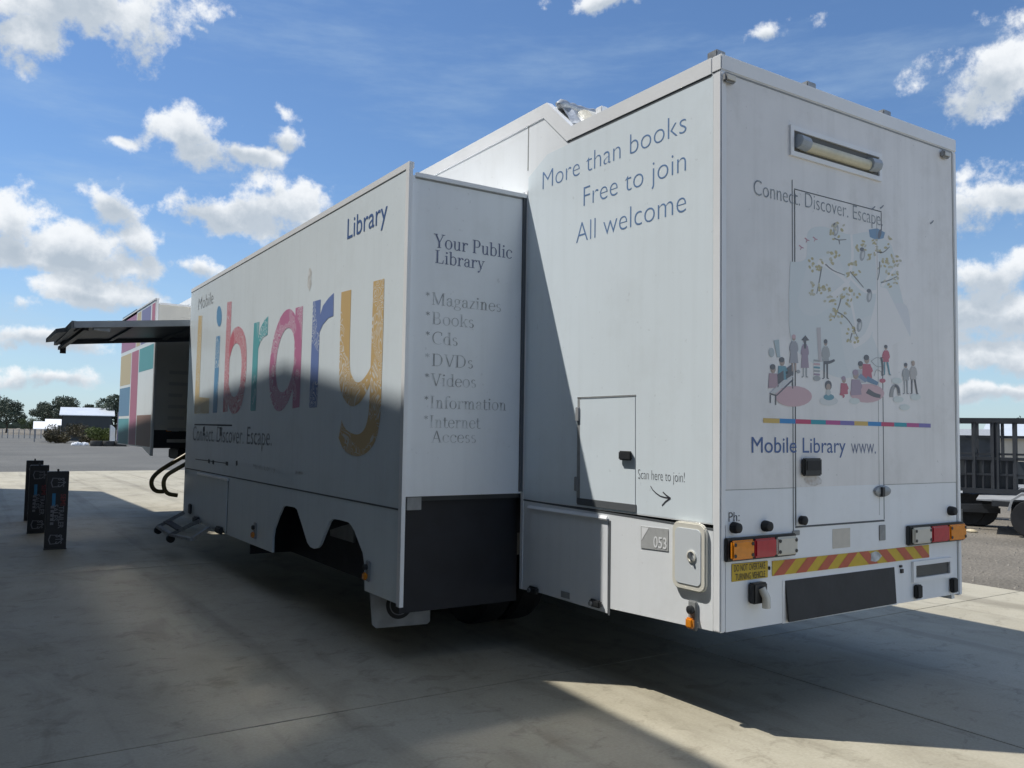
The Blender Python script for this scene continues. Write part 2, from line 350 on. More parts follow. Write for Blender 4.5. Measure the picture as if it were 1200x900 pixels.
# serif lettering: strokes of a broad nib, thin across and thick down, with slab serifs
class Nib:
    def __init__(s, thick=0.125, thin=0.045): s.v = []; s.f = []; s.k = 0; s.T = thick; s.t = thin; s.ox = 0
    def quad(s, pts):
        s.k += 1; b = len(s.v); s.v += [Vector((s.ox + x, y, s.k)) for x, y in pts]; s.f.append(tuple(range(b, b + len(pts))))
    def stem(s, x, y0, y1, w=None): w = w or s.T; s.quad([(x, y0), (x + w, y0), (x + w, y1), (x, y1)])
    def bar(s, x0, x1, y, h=None): h = h or s.t; s.quad([(x0, y), (x1, y), (x1, y + h), (x0, y + h)])
    def foot(s, x, y=0, w=None): w = w or s.T; s.bar(x - 0.085, x + w + 0.085, y)
    def head(s, x, y, w=None): w = w or s.T; s.quad([(x - 0.10, y - 0.06), (x + 0.01, y - 0.06), (x + w * 0.5, y), (x - 0.10, y - 0.03)])
    def diag(s, x0, y0, x1, y1, w): s.quad([(x0, y0), (x0 + w, y0), (x1 + w, y1), (x1, y1)])
    def arc(s, cx, cy, rx, ry, a0, a1, n=14, T=None):
        T = T or s.T; s.k += 1; b = len(s.v)
        for i in range(n + 1):
            a = R(a0 + (a1 - a0) * i / n); w = s.t + (T - s.t) * abs(math.cos(a)) ** 1.3
            ix = max(rx - w, 0.01); h = s.t + 0.01
            s.v.append(Vector((s.ox + cx + rx * math.cos(a), cy + ry * math.sin(a), s.k)))
            s.v.append(Vector((s.ox + cx + ix * math.cos(a), cy + (ry - h) * math.sin(a), s.k)))
        for i in range(n): s.f.append((b + 2 * i, b + 2 * i + 2, b + 2 * i + 3, b + 2 * i + 1))
    def dot(s, cx, cy, r): s.quad([(cx + r * math.cos(i * math.pi / 5), cy + r * math.sin(i * math.pi / 5)) for i in range(10)])
    def glyph(s, c):
        T = s.T; X = 0.66
        if c == ' ': return 0.32
        if c == '*':
            for k in range(3):
                a = R(90 + 60 * k); dx, dy = 0.17 * math.cos(a), 0.17 * math.sin(a); px, py = -0.022 * math.sin(a), 0.022 * math.cos(a)
                s.quad([(0.2 - dx - px, 0.82 - dy - py), (0.2 - dx + px, 0.82 - dy + py), (0.2 + dx + px, 0.82 + dy + py), (0.2 + dx - px, 0.82 + dy - py)])
            return 0.50
        if c == 'Y': s.stem(0.34, 0, 0.45); s.foot(0.34); s.diag(0.34, 0.42, 0.06, 1, T); s.diag(0.40, 0.42, 0.68, 1, 0.055); s.bar(-0.03, 0.28, 0.955); s.bar(0.56, 0.83, 0.955); return 0.80
        if c == 'P': s.stem(0.10, 0, 1); s.foot(0.10); s.bar(0.0, 0.40, 0.955); s.bar(0.2, 0.40, 0.45); s.arc(0.38, 0.725, 0.26, 0.275, -90, 90); return 0.70
        if c == 'B': s.stem(0.10, 0, 1); s.bar(0.0, 0.40, 0.955); s.bar(0.0, 0.42, 0); s.bar(0.2, 0.42, 0.5); s.arc(0.36, 0.755, 0.24, 0.245, -90, 90); s.arc(0.38, 0.27, 0.28, 0.27, -90, 90); return 0.76
        if c == 'D': s.stem(0.10, 0, 1); s.bar(0.0, 0.40, 0.955); s.bar(0.0, 0.40, 0); s.arc(0.36, 0.5, 0.42, 0.5, -90, 90); return 0.88
        if c == 'L': s.stem(0.10, 0, 1); s.bar(0.0, 0.33, 0.955); s.bar(0.0, 0.62, 0); s.quad([(0.55, 0.04), (0.62, 0.04), (0.66, 0.27), (0.62, 0.27)]); return 0.72
        if c == 'I': s.stem(0.10, 0, 1); s.foot(0.10); s.bar(0.015, 0.31, 0.955); return 0.40
        if c == 'M':
            s.stem(0.10, 0, 1, 0.05); s.foot(0.10, 0, 0.05); s.stem(0.80, 0, 1); s.foot(0.80); s.diag(0.44, 0.0, 0.09, 1, T); s.diag(0.46, 0.0, 0.80, 1, 0.05); s.bar(0.0, 0.20, 0.955); s.bar(0.84, 1.0, 0.955); return 1.04
        if c == 'V': s.diag(0.34, 0, 0.05, 1, T); s.diag(0.38, 0, 0.66, 1, 0.055); s.bar(-0.04, 0.28, 0.955); s.bar(0.55, 0.82, 0.955); return 0.80
        if c == 'A': s.diag(0.04, 0, 0.33, 1, 0.055); s.diag(0.60, 0, 0.31, 1, T); s.bar(0.14, 0.60, 0.32); s.bar(-0.05, 0.2, 0); s.bar(0.5, 0.82, 0); return 0.80
        if c == 'C': s.arc(0.46, 0.5, 0.44, 0.52, 50, 310, 20); s.quad([(0.68, 0.72), (0.74, 0.72), (0.74, 0.98), (0.70, 0.98)]); return 0.80
        if c == 'o': s.arc(0.30, 0.33, 0.29, 0.35, 0, 360, 22); return 0.63
        if c == 'e': s.arc(0.29, 0.33, 0.28, 0.35, 10, 325, 20); s.bar(0.10, 0.55, 0.36); return 0.58
        if c == 'c': s.arc(0.29, 0.33, 0.28, 0.35, 40, 320, 18); s.dot(0.46, 0.52, 0.065); return 0.56
        if c == 'a':
            s.stem(0.36, 0.06, 0.50, 0.11); s.arc(0.27, 0.48, 0.20, 0.19, 0, 160, 10, 0.11); s.arc(0.24, 0.19, 0.20, 0.20, 60, 330, 14, 0.11); s.bar(0.24, 0.40, 0.36); s.dot(0.11, 0.50, 0.06); s.bar(0.42, 0.58, 0.0); return 0.58
        if c == 'u': s.stem(0.08, 0.2, X, 0.11); s.stem(0.42, 0, X, 0.11); s.arc(0.28, 0.22, 0.20, 0.24, 180, 330, 10, 0.11); s.bar(0.0, 0.12, X - 0.045); s.bar(0.34, 0.45, X - 0.045); s.bar(0.45, 0.60, 0); return 0.64
        if c in 'rnm':
            s.stem(0.10, 0, X, 0.11); s.foot(0.10, 0, 0.11); s.head(0.10, X, 0.11)
            if c == 'r': s.arc(0.36, 0.42, 0.19, 0.25, 40, 170, 8, 0.09); s.dot(0.43, 0.57, 0.07); return 0.50
            s.arc(0.33, 0.42, 0.19, 0.25, 0, 170, 10, 0.11); s.stem(0.41, 0, 0.43, 0.11); s.foot(0.41, 0, 0.11)
            if c == 'n': return 0.66
            s.arc(0.65, 0.42, 0.19, 0.25, 0, 170, 10, 0.11); s.stem(0.73, 0, 0.43, 0.11); s.foot(0.73, 0, 0.11); return 0.98
        if c == 'i': s.stem(0.10, 0, X, 0.11); s.foot(0.10, 0, 0.11); s.head(0.10, X, 0.11); s.dot(0.155, 0.88, 0.075); return 0.33
        if c == 'l': s.stem(0.10, 0, 1.02, 0.11); s.foot(0.10, 0, 0.11); s.head(0.10, 1.02, 0.11); return 0.33
        if c == 'b': s.stem(0.08, 0, 1.02, 0.11); s.head(0.08, 1.02, 0.11); s.arc(0.33, 0.33, 0.27, 0.35, -160, 160, 20, 0.11); return 0.64
        if c == 'd': s.stem(0.43, 0, 1.02, 0.11); s.head(0.43, 1.02, 0.11); s.arc(0.30, 0.33, 0.27, 0.35, 20, 340, 20, 0.11); s.bar(0.45, 0.62, 0); return 0.65
        if c == 'k': s.stem(0.08, 0, 1.02, 0.11); s.foot(0.08, 0, 0.11); s.head(0.08, 1.02, 0.11); s.diag(0.18, 0.28, 0.46, X, 0.05); s.diag(0.46, 0, 0.24, 0.40, 0.12); s.bar(0.40, 0.64, 0); s.bar(0.38, 0.6, X - 0.04); return 0.64
        if c == 's': s.arc(0.22, 0.50, 0.17, 0.17, 30, 270, 12, 0.09); s.arc(0.24, 0.17, 0.19, 0.19, -150, 90, 12, 0.10); return 0.47
        if c == 'z': s.bar(0.04, 0.46, X - 0.05); s.bar(0.03, 0.47, 0); s.diag(0.03, 0.03, 0.35, X - 0.03, 0.11); return 0.50
        if c == 'y': s.diag(0.27, 0.0, 0.06, X, 0.11); s.diag(0.16, -0.26, 0.50, X, 0.05); s.bar(-0.03, 0.22, X - 0.045); s.bar(0.40, 0.63, X - 0.045); s.dot(0.10, -0.24, 0.07); return 0.60
        if c == 'g': s.arc(0.27, 0.44, 0.22, 0.23, 0, 360, 18, 0.10); s.arc(0.28, -0.12, 0.27, 0.17, 0, 360, 18, 0.08); s.diag(0.10, 0.02, 0.14, 0.24, 0.05); s.bar(0.44, 0.58, 0.58); return 0.58
        if c == 'f': s.stem(0.12, 0, 0.80, 0.11); s.foot(0.12, 0, 0.11); s.bar(0.0, 0.38, X - 0.045); s.arc(0.33, 0.80, 0.21, 0.23, 50, 180, 10, 0.10); s.dot(0.42, 0.95, 0.06); return 0.40
        if c == 't': s.stem(0.10, 0.12, 0.84, 0.11); s.bar(0.0, 0.36, X - 0.045); s.arc(0.28, 0.16, 0.18, 0.18, 180, 320, 8, 0.10); return 0.40
        return 0.5
    def line(s, txt):
        for c in txt: s.k = 0; s.ox += s.glyph(c) + 0.02
        return s.v, s.f
def serif(name, txt, p0, p1, ptop, m, parent, thick=0.125, thin=0.045): return text(name, txt, 'srear', p0, p1, ptop, m, parent, glyphs=Nib(thick, thin).line(txt))

# ================================================================== the setting
def ground_mat(name, stops, scale, fine, bump, fscale=90.0):
    m = bpy.data.materials.new(name); m.use_nodes = True; nt = m.node_tree; p = nt.nodes['Principled BSDF']; L = nt.links.new
    p.inputs['Roughness'].default_value = 0.9; p.inputs['Specular IOR Level'].default_value = 0.25
    tc = nt.nodes.new('ShaderNodeTexCoord')
    n = nt.nodes.new('ShaderNodeTexNoise'); L(tc.outputs['Object'], n.inputs['Vector']); n.inputs['Scale'].default_value = scale; n.inputs['Detail'].default_value = 9; n.inputs['Roughness'].default_value = 0.62
    r = nt.nodes.new('ShaderNodeValToRGB'); L(n.outputs['Fac'], r.inputs[0])
    while len(r.color_ramp.elements) < len(stops): r.color_ramp.elements.new(0.5)
    for e, (pos, c) in zip(r.color_ramp.elements, stops): e.position = pos; e.color = (*c, 1)
    n2 = nt.nodes.new('ShaderNodeTexNoise'); L(tc.outputs['Object'], n2.inputs['Vector']); n2.inputs['Scale'].default_value = fscale; n2.inputs['Detail'].default_value = 3
    r2 = nt.nodes.new('ShaderNodeValToRGB'); L(n2.outputs['Fac'], r2.inputs[0]); r2.color_ramp.elements[0].position = 0.3; r2.color_ramp.elements[1].position = 0.7
    r2.color_ramp.elements[0].color = (1 - fine,) * 3 + (1,); r2.color_ramp.elements[1].color = (1, 1, 1, 1)
    mx = nt.nodes.new('ShaderNodeMix'); mx.data_type = 'RGBA'; mx.blend_type = 'MULTIPLY'; mx.inputs['Factor'].default_value = 1
    L(r.outputs[0], mx.inputs['A']); L(r2.outputs[0], mx.inputs['B']); L(mx.outputs['Result'], p.inputs['Base Color'])
    b = nt.nodes.new('ShaderNodeBump'); b.inputs['Strength'].default_value = bump; b.inputs['Distance'].default_value = 0.03
    L(n2.outputs['Fac'], b.inputs['Height']); L(b.outputs[0], p.inputs['Normal'])
    return m
M_dirt = ground_mat('gravel_earth', [(0.30, (0.15, 0.135, 0.11)), (0.5, (0.205, 0.185, 0.155)), (0.70, (0.28, 0.25, 0.205))], 0.35, 0.5, 0.7, 26.0)
M_yard = ground_mat('grey_yard_gravel', [(0.30, (0.105, 0.106, 0.103)), (0.6, (0.145, 0.145, 0.138)), (0.75, (0.185, 0.182, 0.172))], 0.16, 0.35, 0.5, 16.0)

def concrete_mat():
    m = bpy.data.materials.new('worn_concrete'); m.use_nodes = True; nt = m.node_tree; p = nt.nodes['Principled BSDF']; L = nt.links.new
    p.inputs['Specular IOR Level'].default_value = 0.35
    tc = nt.nodes.new('ShaderNodeTexCoord'); geo = nt.nodes.new('ShaderNodeNewGeometry'); vec = geo.outputs['Position']
    def noise(scale, detail, rough=0.6, dist=0.0, st=None):
        n = nt.nodes.new('ShaderNodeTexNoise'); v = vec
        if st: mp = nt.nodes.new('ShaderNodeMapping'); L(vec, mp.inputs[0]); mp.inputs['Scale'].default_value = st; v = mp.outputs[0]
        L(v, n.inputs['Vector']); n.inputs['Scale'].default_value = scale; n.inputs['Detail'].default_value = detail; n.inputs['Roughness'].default_value = rough; n.inputs['Distortion'].default_value = dist
        return n.outputs['Fac']
    def ramp(f, stops):
        r = nt.nodes.new('ShaderNodeValToRGB'); L(f, r.inputs[0])
        while len(r.color_ramp.elements) < len(stops): r.color_ramp.elements.new(0.5)
        for e, (pos, c) in zip(r.color_ramp.elements, stops): e.position = pos; e.color = (*c, 1)
        return r.outputs[0]
    def mul(a, b, f=1.0):
        mx = nt.nodes.new('ShaderNodeMix'); mx.data_type = 'RGBA'; mx.blend_type = 'MULTIPLY'; mx.inputs['Factor'].default_value = f; L(a, mx.inputs['A']); L(b, mx.inputs['B']); return mx.outputs['Result']
    base = ramp(noise(0.55, 8, 0.62), [(0.28, (0.33, 0.30, 0.225)), (0.5, (0.405, 0.372, 0.29)), (0.72, (0.46, 0.43, 0.345))])
    blot = ramp(noise(1.7, 8, 0.65, 1.2, (1.0, 0.45, 1)), [(0.34, (0.78, 0.77, 0.76)), (0.46, (0.94, 0.94, 0.93)), (0.56, (1, 1, 1))])
    scuff = ramp(noise(4.6, 12, 0.74, 0.9, (0.85, 1.15, 1)), [(0.37, (0.78, 0.77, 0.76)), (0.46, (1, 1, 1))])
    spots = ramp(noise(26, 5, 0.6), [(0.24, (0.45, 0.44, 0.43)), (0.29, (1, 1, 1))])
    oil = ramp(noise(0.8, 4, 0.5, 0.4), [(0.24, (0.5, 0.48, 0.47)), (0.33, (1, 1, 1))])
    tyre = ramp(noise(0.9, 5, 0.6, 0.3, (2.2, 0.07, 1)), [(0.34, (0.76, 0.75, 0.74)), (0.46, (1, 1, 1))])
    fine = ramp(noise(55, 4, 0.6), [(0.25, (0.84, 0.84, 0.83)), (0.65, (1, 1, 1))])
    c = mul(mul(mul(mul(mul(mul(base, blot), scuff), oil), tyre), fine), spots)
    rnd = nt.nodes.new('ShaderNodeObjectInfo'); rr = ramp(rnd.outputs['Random'], [(0.0, (0.93, 0.925, 0.915)), (1.0, (1, 1, 1))])
    c = mul(c, rr); L(c, p.inputs['Base Color'])
    rf = nt.nodes.new('ShaderNodeMapRange'); L(noise(1.7, 6), rf.inputs['Value']); rf.inputs['To Min'].default_value = 0.5; rf.inputs['To Max'].default_value = 0.8; L(rf.outputs[0], p.inputs['Roughness'])
    b = nt.nodes.new('ShaderNodeBump'); b.inputs['Strength'].default_value = 0.18; b.inputs['Distance'].default_value = 0.006; L(noise(40, 6, 0.65), b.inputs['Height']); L(b.outputs[0], p.inputs['Normal'])
    return m
M_conc = concrete_mat()
M_joint = mat('joint_filler', (0.09, 0.088, 0.08), 0.9)

g = struct(MB().add([(-2500, -2500, -0.035), (2500, -2500, -0.035), (2500, 4500, -0.035), (-2500, 4500, -0.035)], [(0, 1, 2, 3)]).build('ground', M_dirt))
struct(MB().add([(-300, 30.0, -0.030), (9.0, 30.0, -0.030), (70, 165, -0.030), (-300, 165, -0.030)], [(0, 1, 2, 3)]).build('yard', M_yard))

# concrete apron: a grid of poured panels with sawn joints
apron = struct(bpy.data.objects.new('concrete_apron', None)); COL.objects.link(apron)
PX, PY, X1, Y1, NX, NY = 5.0, 6.0, 6.24, 31.4, 7, 8
pm = None
for i in range(NX):
    for j in range(NY):
        x0 = X1 - PX * (i + 1); y0 = Y1 - PY * (j + 1)
        if pm is None:
            o = MB().box((0.006, 0.006, -0.10), (PX - 0.006, PY - 0.006, 0.0)).build('concrete_panel', M_conc, apron); pm = o.data
        else:
            o = bpy.data.objects.new('concrete_panel', pm); COL.objects.link(o); o.parent = apron
        o.location = (x0, y0, 0)
MB().box((X1 - PX * NX + .01, Y1 - PY * NY + .01, -0.09), (X1 - .01, Y1 - .01, -0.012)).build('joint_filler', M_joint, apron)

# loose stones on the earth beside the apron
rs = random.Random(3); mb = MB()
for i in range(2600):
    x = 6.35 + rs.random() ** 1.5 * 12; y = rs.uniform(-4, 12); r = rs.uniform(0.008, 0.028); a = rs.random() * 6.28
    c, s_ = math.cos(a) * r, math.sin(a) * r; z = -0.036
    mb.add([(x + c, y + s_, z), (x - s_, y + c, z), (x - c, y - s_, z), (x + s_, y - c, z), (x, y, z + r * 1.1)], [(0, 1, 4), (1, 2, 4), (2, 3, 4), (3, 0, 4)])
st = stuff(mb.build('loose_stones', mat('pale_stone', (0.24, 0.22, 0.19), 0.9, vary=0.4, scale=6)))
tag(st, 'loose pale gravel stones scattered on the bare earth beside the concrete', 'gravel')

# ================================================================== open-fronted shed that shades the apron (its roof edge throws the gabled shadow)
shed = thing('open_shed', 'wide open-fronted steel shed with low gabled roof beside the concrete apron', 'shed', (-16, 7.3, 0))
M_clad = mat('steel_cladding', (0.55, 0.56, 0.55), 0.45, vary=0.12, scale=2)
M_roofsheet = mat('roof_sheeting', (0.55, 0.56, 0.55), 0.4, metal=0.3, vary=0.12, scale=1)
M_post = mat('shed_steel', (0.20, 0.21, 0.22), 0.5, vary=0.2, scale=3)
EV = [Vector((-3.592, 23.195, 7.513)), Vector((-3.894, 7.338, 9.349)), Vector((-4.187, -8.2, 7.62))]
back = Vector((-25.0, 0, 0)); up = Vector((0, 0, 0.16))
for k in range(2):
    a, b = EV[k], EV[k + 1]
    MB().prism([a - up, b - up, b, a], back).build('roof_slope', M_roofsheet, shed)
for k, p in enumerate((EV[0], EV[2])):
    MB().prism([(p.x, p.y, 0), (p.x + back.x, p.y, 0), (p.x + back.x, p.y, p.z - 0.17), (p.x, p.y, p.z - 0.17)], (0, -0.15 if k == 0 else 0.15, 0)).build('side_wall', M_clad, shed)
bx = EV[2].x + back.x + 0.7
MB().prism([(bx, EV[2].y + .2, 0), (bx, EV[0].y - .2, 0), (bx, EV[0].y - .2, 7.2), (bx, EV[1].y, 9.1), (bx, EV[2].y + .2, 7.3)], (0.12, 0, 0)).build('back_wall', M_clad, shed)
for k in range(3):
    p = EV[k] + Vector((-0.25, (-0.3, 0, 0.3)[k], 0)); box('column', (p.x - 0.13, p.y - 0.13, 0), (p.x + 0.13, p.y + 0.13, p.z - 0.22), M_post, shed)
for k in range(2):
    a = EV[k] + Vector((-0.25, 0, -0.34)); b = EV[k + 1] + Vector((-0.25, 0, -0.34)); MB().bar(a, b, 0.16, 0.34).build('rafter', M_post, shed)

# ================================================================== the mobile library trailer
T = thing('mobile_library_trailer', 'long white mobile library trailer with slide-outs, big colourful lettering and a rear mural', 'trailer', (1.25, 6.0, 0))
Z = lambda z: z + 1.66
ZB, ZT, ZR = 0.547, 3.895, 4.178        # tail skirt bottom, rear roof, raised roof
YS0, YS1 = 2.03, 8.87                   # slide-out
YF0, YF1 = 11.45, 14.9                  # front slide-out
ZSK = 1.66 - 0.51                       # top of the skirt on the body side

# body shell
sw = MB().prism([(0, 0.0, ZSK), (0, YS0, ZSK), (0, YS0, 3.56), (0, YF1 + 0.4, 3.56), (0, YF1 + 0.4, ZR), (0, 1.776, ZR), (0, 1.467, ZT), (0, 0.0, ZT)], (0.045, 0, 0)).build('side_wall', M_white, T)
rw = MB().box((0.045, 0.0, ZB + 0.0), (2.5, 0.05, ZT)).build('rear_wall', M_white, T)
MB().box((2.46, 0.05, 0.5), (2.5, YF1 + 0.4, ZT)).build('side_wall', M_white, T)
MB().box((0.045, YF1 + 0.36, 1.3), (2.46, YF1 + 0.4, ZR - .01)).build('front_wall', M_white, T)
roof = MB().box((0.045, 0.05, ZT - 0.04), (2.46, 1.46, ZT - 0.002)).build('roof', M_white, T)
MB().prism([(0.0455, 1.467, ZT), (0.0455, 1.776, ZR), (0.0455, 1.80, ZR - 0.04), (0.0455, 1.49, ZT - 0.05)], (2.44, 0, 0)).build('roof_step', M_white, T)
MB().box((0.045, 1.79, ZR - 0.04), (2.5, YF1 + 0.38, ZR - 0.002)).build('raised_roof', M_white, T)
MB().box((2.46, 1.79, ZT), (2.5, YF1 + 0.38, ZR - 0.041)).build('raised_side', M_white, T)
MB().box((0.05, 0.06, ZSK - 0.06), (2.45, YF1 + 0.3, ZSK)).build('floor', M_under, T)
# edge trims
def trimbar(a, b, w, h, m=M_trim, name='edge_trim'): return MB().bar(a, b, w, h).build(name, m, T)
MB().box((-0.006, -0.008, ZT - 0.085), (2.508, 0.07, ZT + 0.012)).build('top_trim', M_trim, T, 0.006)
MB().prism([(-0.007, 0.072, ZT - 0.085), (-0.007, 1.50, ZT - 0.085), (-0.007, 1.80, ZR - 0.10), (-0.007, YF1 + 0.4, ZR - 0.10), (-0.007, YF1 + 0.4, ZR + 0.006), (-0.007, 1.757, ZR + 0.006), (-0.007, 1.445, ZT + 0.012), (-0.007, 0.072, ZT + 0.012)], (0.05, 0, 0)).build('top_trim', M_trim, T)
MB().box((-0.006, -0.007, ZB), (0.040, 0.055, ZT - 0.087)).build('corner_trim', M_trim, T, 0.008)
MB().box((2.46, -0.007, 0.535), (2.506, 0.055, ZT - 0.087)).build('corner_trim', M_trim, T, 0.008)
for o in (MB().box((-0.0025, 0.075, ZT - 0.1), (0.0, 1.49, ZT - 0.086)), ):
    o.build('trim_shadow_gap', M_seam, sw)
# body-side skirt with its hatch
pS = lambda x, y: P_side(x, y)
sk = MB().prism([(0.0, 0.056, ZB), (0.0, 2.028, 0.468), (0.0, 2.028, ZSK - 0.004), (0.0, 0.056, ZSK - 0.034)], (0.04, 0, 0)).build('skirt', M_white, T)
MB().prism([(-0.001, 0.05, ZSK - 0.034), (-0.001, 2.03, ZSK - 0.008), (-0.001, 2.03, ZSK + 0.004), (-0.001, 0.05, ZSK - 0.022)], (0.02, 0, 0)).build('skirt_seam', M_seam, T)
MB().box((-0.004, 2.005, 0.47), (0.05, 2.04, 3.56)).build('body_edge', M_trim, T)
def panel_on_side(name, px, m, t=0.012, parent=T, base=0.0):
    P = [P_side(*p) for p in px]; return MB().prism([(base - t, p.y, p.z) for p in P], (t - 0.0005, 0, 0)).build(name, m, parent, 0.003)
h1 = panel_on_side('locker_hatch', [(622, 597), (713, 610), (712.5, 719), (621, 691)], M_white, 0.004)
MB().prism([(-0.020, P_side(713, 608).y, P_side(713, 608).z), (-0.020, P_side(620, 595).y, P_side(620, 595).z), (-0.008, P_side(620, 595).y, P_side(620, 595).z + 0.02), (-0.008, P_side(713, 608).y, P_side(713, 608).z + 0.02)], (0.003, 0, -0.010)).build('drip_rail', M_trim, h1)
p = P_side(714.5, 610); q = P_side(714, 721); MB().box((-0.003, p.y - 0.012, q.z), (0.0, p.y + 0.006, p.z)).build('hatch_gap', M_seam, sk)
for c in ((628.5, 690.5), (701.5, 706)):
    p = P_side(*c); lt = MB().box((-0.045, p.y - 0.055, p.z - 0.028), (-0.0105, p.y + 0.055, p.z + 0.022)).build('latch', M_blackp, h1, 0.01)
    MB().ring((-0.046, p.y + 0.025, p.z - 0.006), (-1, 0, 0), [(0.016, 0.0), (0.016, 0.012), (0.0, 0.012)], 12).build('latch_knob', M_galv, h1)
p = P_side(664, 697); MB().box((-0.014, p.y - 0.05, p.z - 0.022), (-0.0105, p.y + 0.05, p.z + 0.022)).build('small_plate', M_slategrey, h1)
h2 = panel_on_side('side_hatch', [(680, 468), (745, 465), (745, 597), (680, 589)], M_film, 0.004)
a, b = P_side(677, 589), P_side(746, 598)
MB().box((-0.006, b.y, b.z - 0.012), (-0.0005, a.y, b.z + 0.035)).build('hatch_gap', M_seam, sw)
a, b = P_side(677.3, 466), P_side(679.6, 590); MB().box((-0.003, b.y + .002, b.z), (-0.0005, a.y, a.z)).build('hatch_gap', M_slategrey, sw)
a, b = P_side(677, 466), P_side(745.5, 463.5); MB().box((-0.003, b.y, b.z - 0.004), (-0.0005, a.y, b.z + 0.006)).build('hatch_gap', M_slategrey, sw)
for c in ((678, 485.5), (676.5, 567)):
    p = P_side(*c); MB().box((-0.016, p.y - 0.02, p.z - 0.05), (-0.0005, p.y + 0.02, p.z + 0.05)).build('hinge', M_grey, h2, 0.004)
p = P_side(735.5, 534); MB().box((-0.030, p.y - 0.062, p.z - 0.030), (-0.0085, p.y + 0.062, p.z + 0.030)).build('handle', M_blackp, h2, 0.008)
# printed film on the body side
MB().add([(-0.0008, 0.06, ZSK + 0.006), (-0.0008, 2.0, ZSK + 0.006), (-0.0008, 2.0, 3.66), (-0.0008, 1.75, 3.78), (-0.0008, 0.06, 3.795)], [(0, 1, 2, 3, 4)]).build('wrap_film', M_film, sw)
a = P_side(619.5, 150); MB().box((-0.0015, a.y - 0.006, 3.72), (-0.0002, a.y + 0.006, 4.075)).build('panel_seam', M_slategrey, sw)
text('lettering', 'More than books', 'side', (636, 222.5), (804.5, 157), (637.6, 201.5), M_paleblue, sw, -0.017)
text('lettering', 'Free to join', 'side', (684, 242), (804, 201.5), (684, 219.8), M_paleblue, sw, -0.017)
text('lettering', 'All welcome', 'side', (675.3, 285.5), (804, 247), (675.8, 262.5), M_paleblue, sw, -0.017)
text('lettering', 'Scan here to join!', 'side', (748, 561), (802.5, 558), (748, 550), M_ink, sw, -0.018, glyphs=None)
ar = MB()
def flat_stroke(mb, plane, pts, w0, w1, off):
    f, nrm, u = PLANES[plane]; P = [f(*p) for p in pts]; n = len(P); b = len(mb.v); up_ = Vector((0, 0, 1))
    for i, p in enumerate(P):
        t = (P[min(i + 1, n - 1)] - P[max(i - 1, 0)]).normalized(); s_ = nrm.cross(t).normalized() * ((w0 + (w1 - w0) * i / (n - 1)) / 2)
        mb.v += [p + s_ + nrm * off, p - s_ + nrm * off]
    for i in range(n - 1): mb.f.append((b + 2 * i, b + 2 * i + 1, b + 2 * i + 3, b + 2 * i + 2)); mb.c.append(None)
flat_stroke(ar, 'side', [(762.5, 569.5), (765, 574), (769, 578), (774, 581.5), (779, 583), (785, 584)], 0.006, 0.010, 0.0015)
flat_stroke(ar, 'side', [(777, 576.5), (781, 580.5), (786, 584)], 0.008, 0.010, 0.0019)
flat_stroke(ar, 'side', [(776, 592.5), (780, 588), (786, 583.6)], 0.008, 0.010, 0.0023)
ar.build('printed_arrow', M_ink, sw)
# number plate sticker on the skirt
P = [P_side(*p) for p in ((751.5, 616.5), (783.5, 620), (783.5, 646), (751.5, 642))]
stk = MB().prism([(-0.004, p.y, p.z) for p in P], (0.0035, 0, 0)).build('number_sticker', mat('pale_grey_sticker', (0.45, 0.46, 0.46), 0.5, vary=0.12, scale=20), T)
text('lettering', '053', 'side', (766.5, 641), (782, 643.2), (766.5, 628), M_trim, stk, 0.012, off=0.006)
P = [P_side(*p) for p in ((752.5, 617.5), (761, 618.5), (752.5, 633))]
MB().add([(-0.0052, p.y, p.z) for p in P], [(0, 1, 2)]).build('corner_mark', M_trim, stk)
# rounded filler hatch
def rounded_rect(y0, y1, z0, z1, r, n=6):
    out = []
    for cy, cz, a0 in ((y1 - r, z1 - r, 0), (y0 + r, z1 - r, 90), (y0 + r, z0 + r, 180), (y1 - r, z0 + r, 270)):
        for i in range(n + 1): a = R(a0 + 90 * i / n); out.append((cy + r * math.cos(a), cz + r * math.sin(a)))
    return out
a, b = onX(787, 650, -0.028), onX(826.5, 650, -0.028); zt = onX(806, 612, -0.028).z; zb = onX(806, 692, -0.028).z
fh = MB().prism([(-0.028, y, z) for y, z in rounded_rect(b.y, a.y, zb, zt, 0.055)], (0.0275, 0, 0)).build('filler_hatch', M_cream, T, 0.010)
fl = MB().prism([(-0.0320, y, z) for y, z in rounded_rect(b.y + 0.032, a.y - 0.030, zb + 0.035, zt - 0.035, 0.035)], (0.008, 0, 0)).build('lid', M_palehatch, fh, 0.002)
c = onX(810.5, 652, -0.0325)
MB().ring(c, (-1, 0, 0), [(0.034, 0.0), (0.036, 0.006), (0.028, 0.008), (0.026, -0.002), (0.0, -0.003)], 20).build('lock_cup', M_cream, fh, smooth=True)
MB().bar(c + Vector((-0.008, 0.012, 0.022)), c + Vector((-0.010, -0.014, -0.024)), 0.020, 0.016).build('lock_key', M_galv, fh, 0.003)
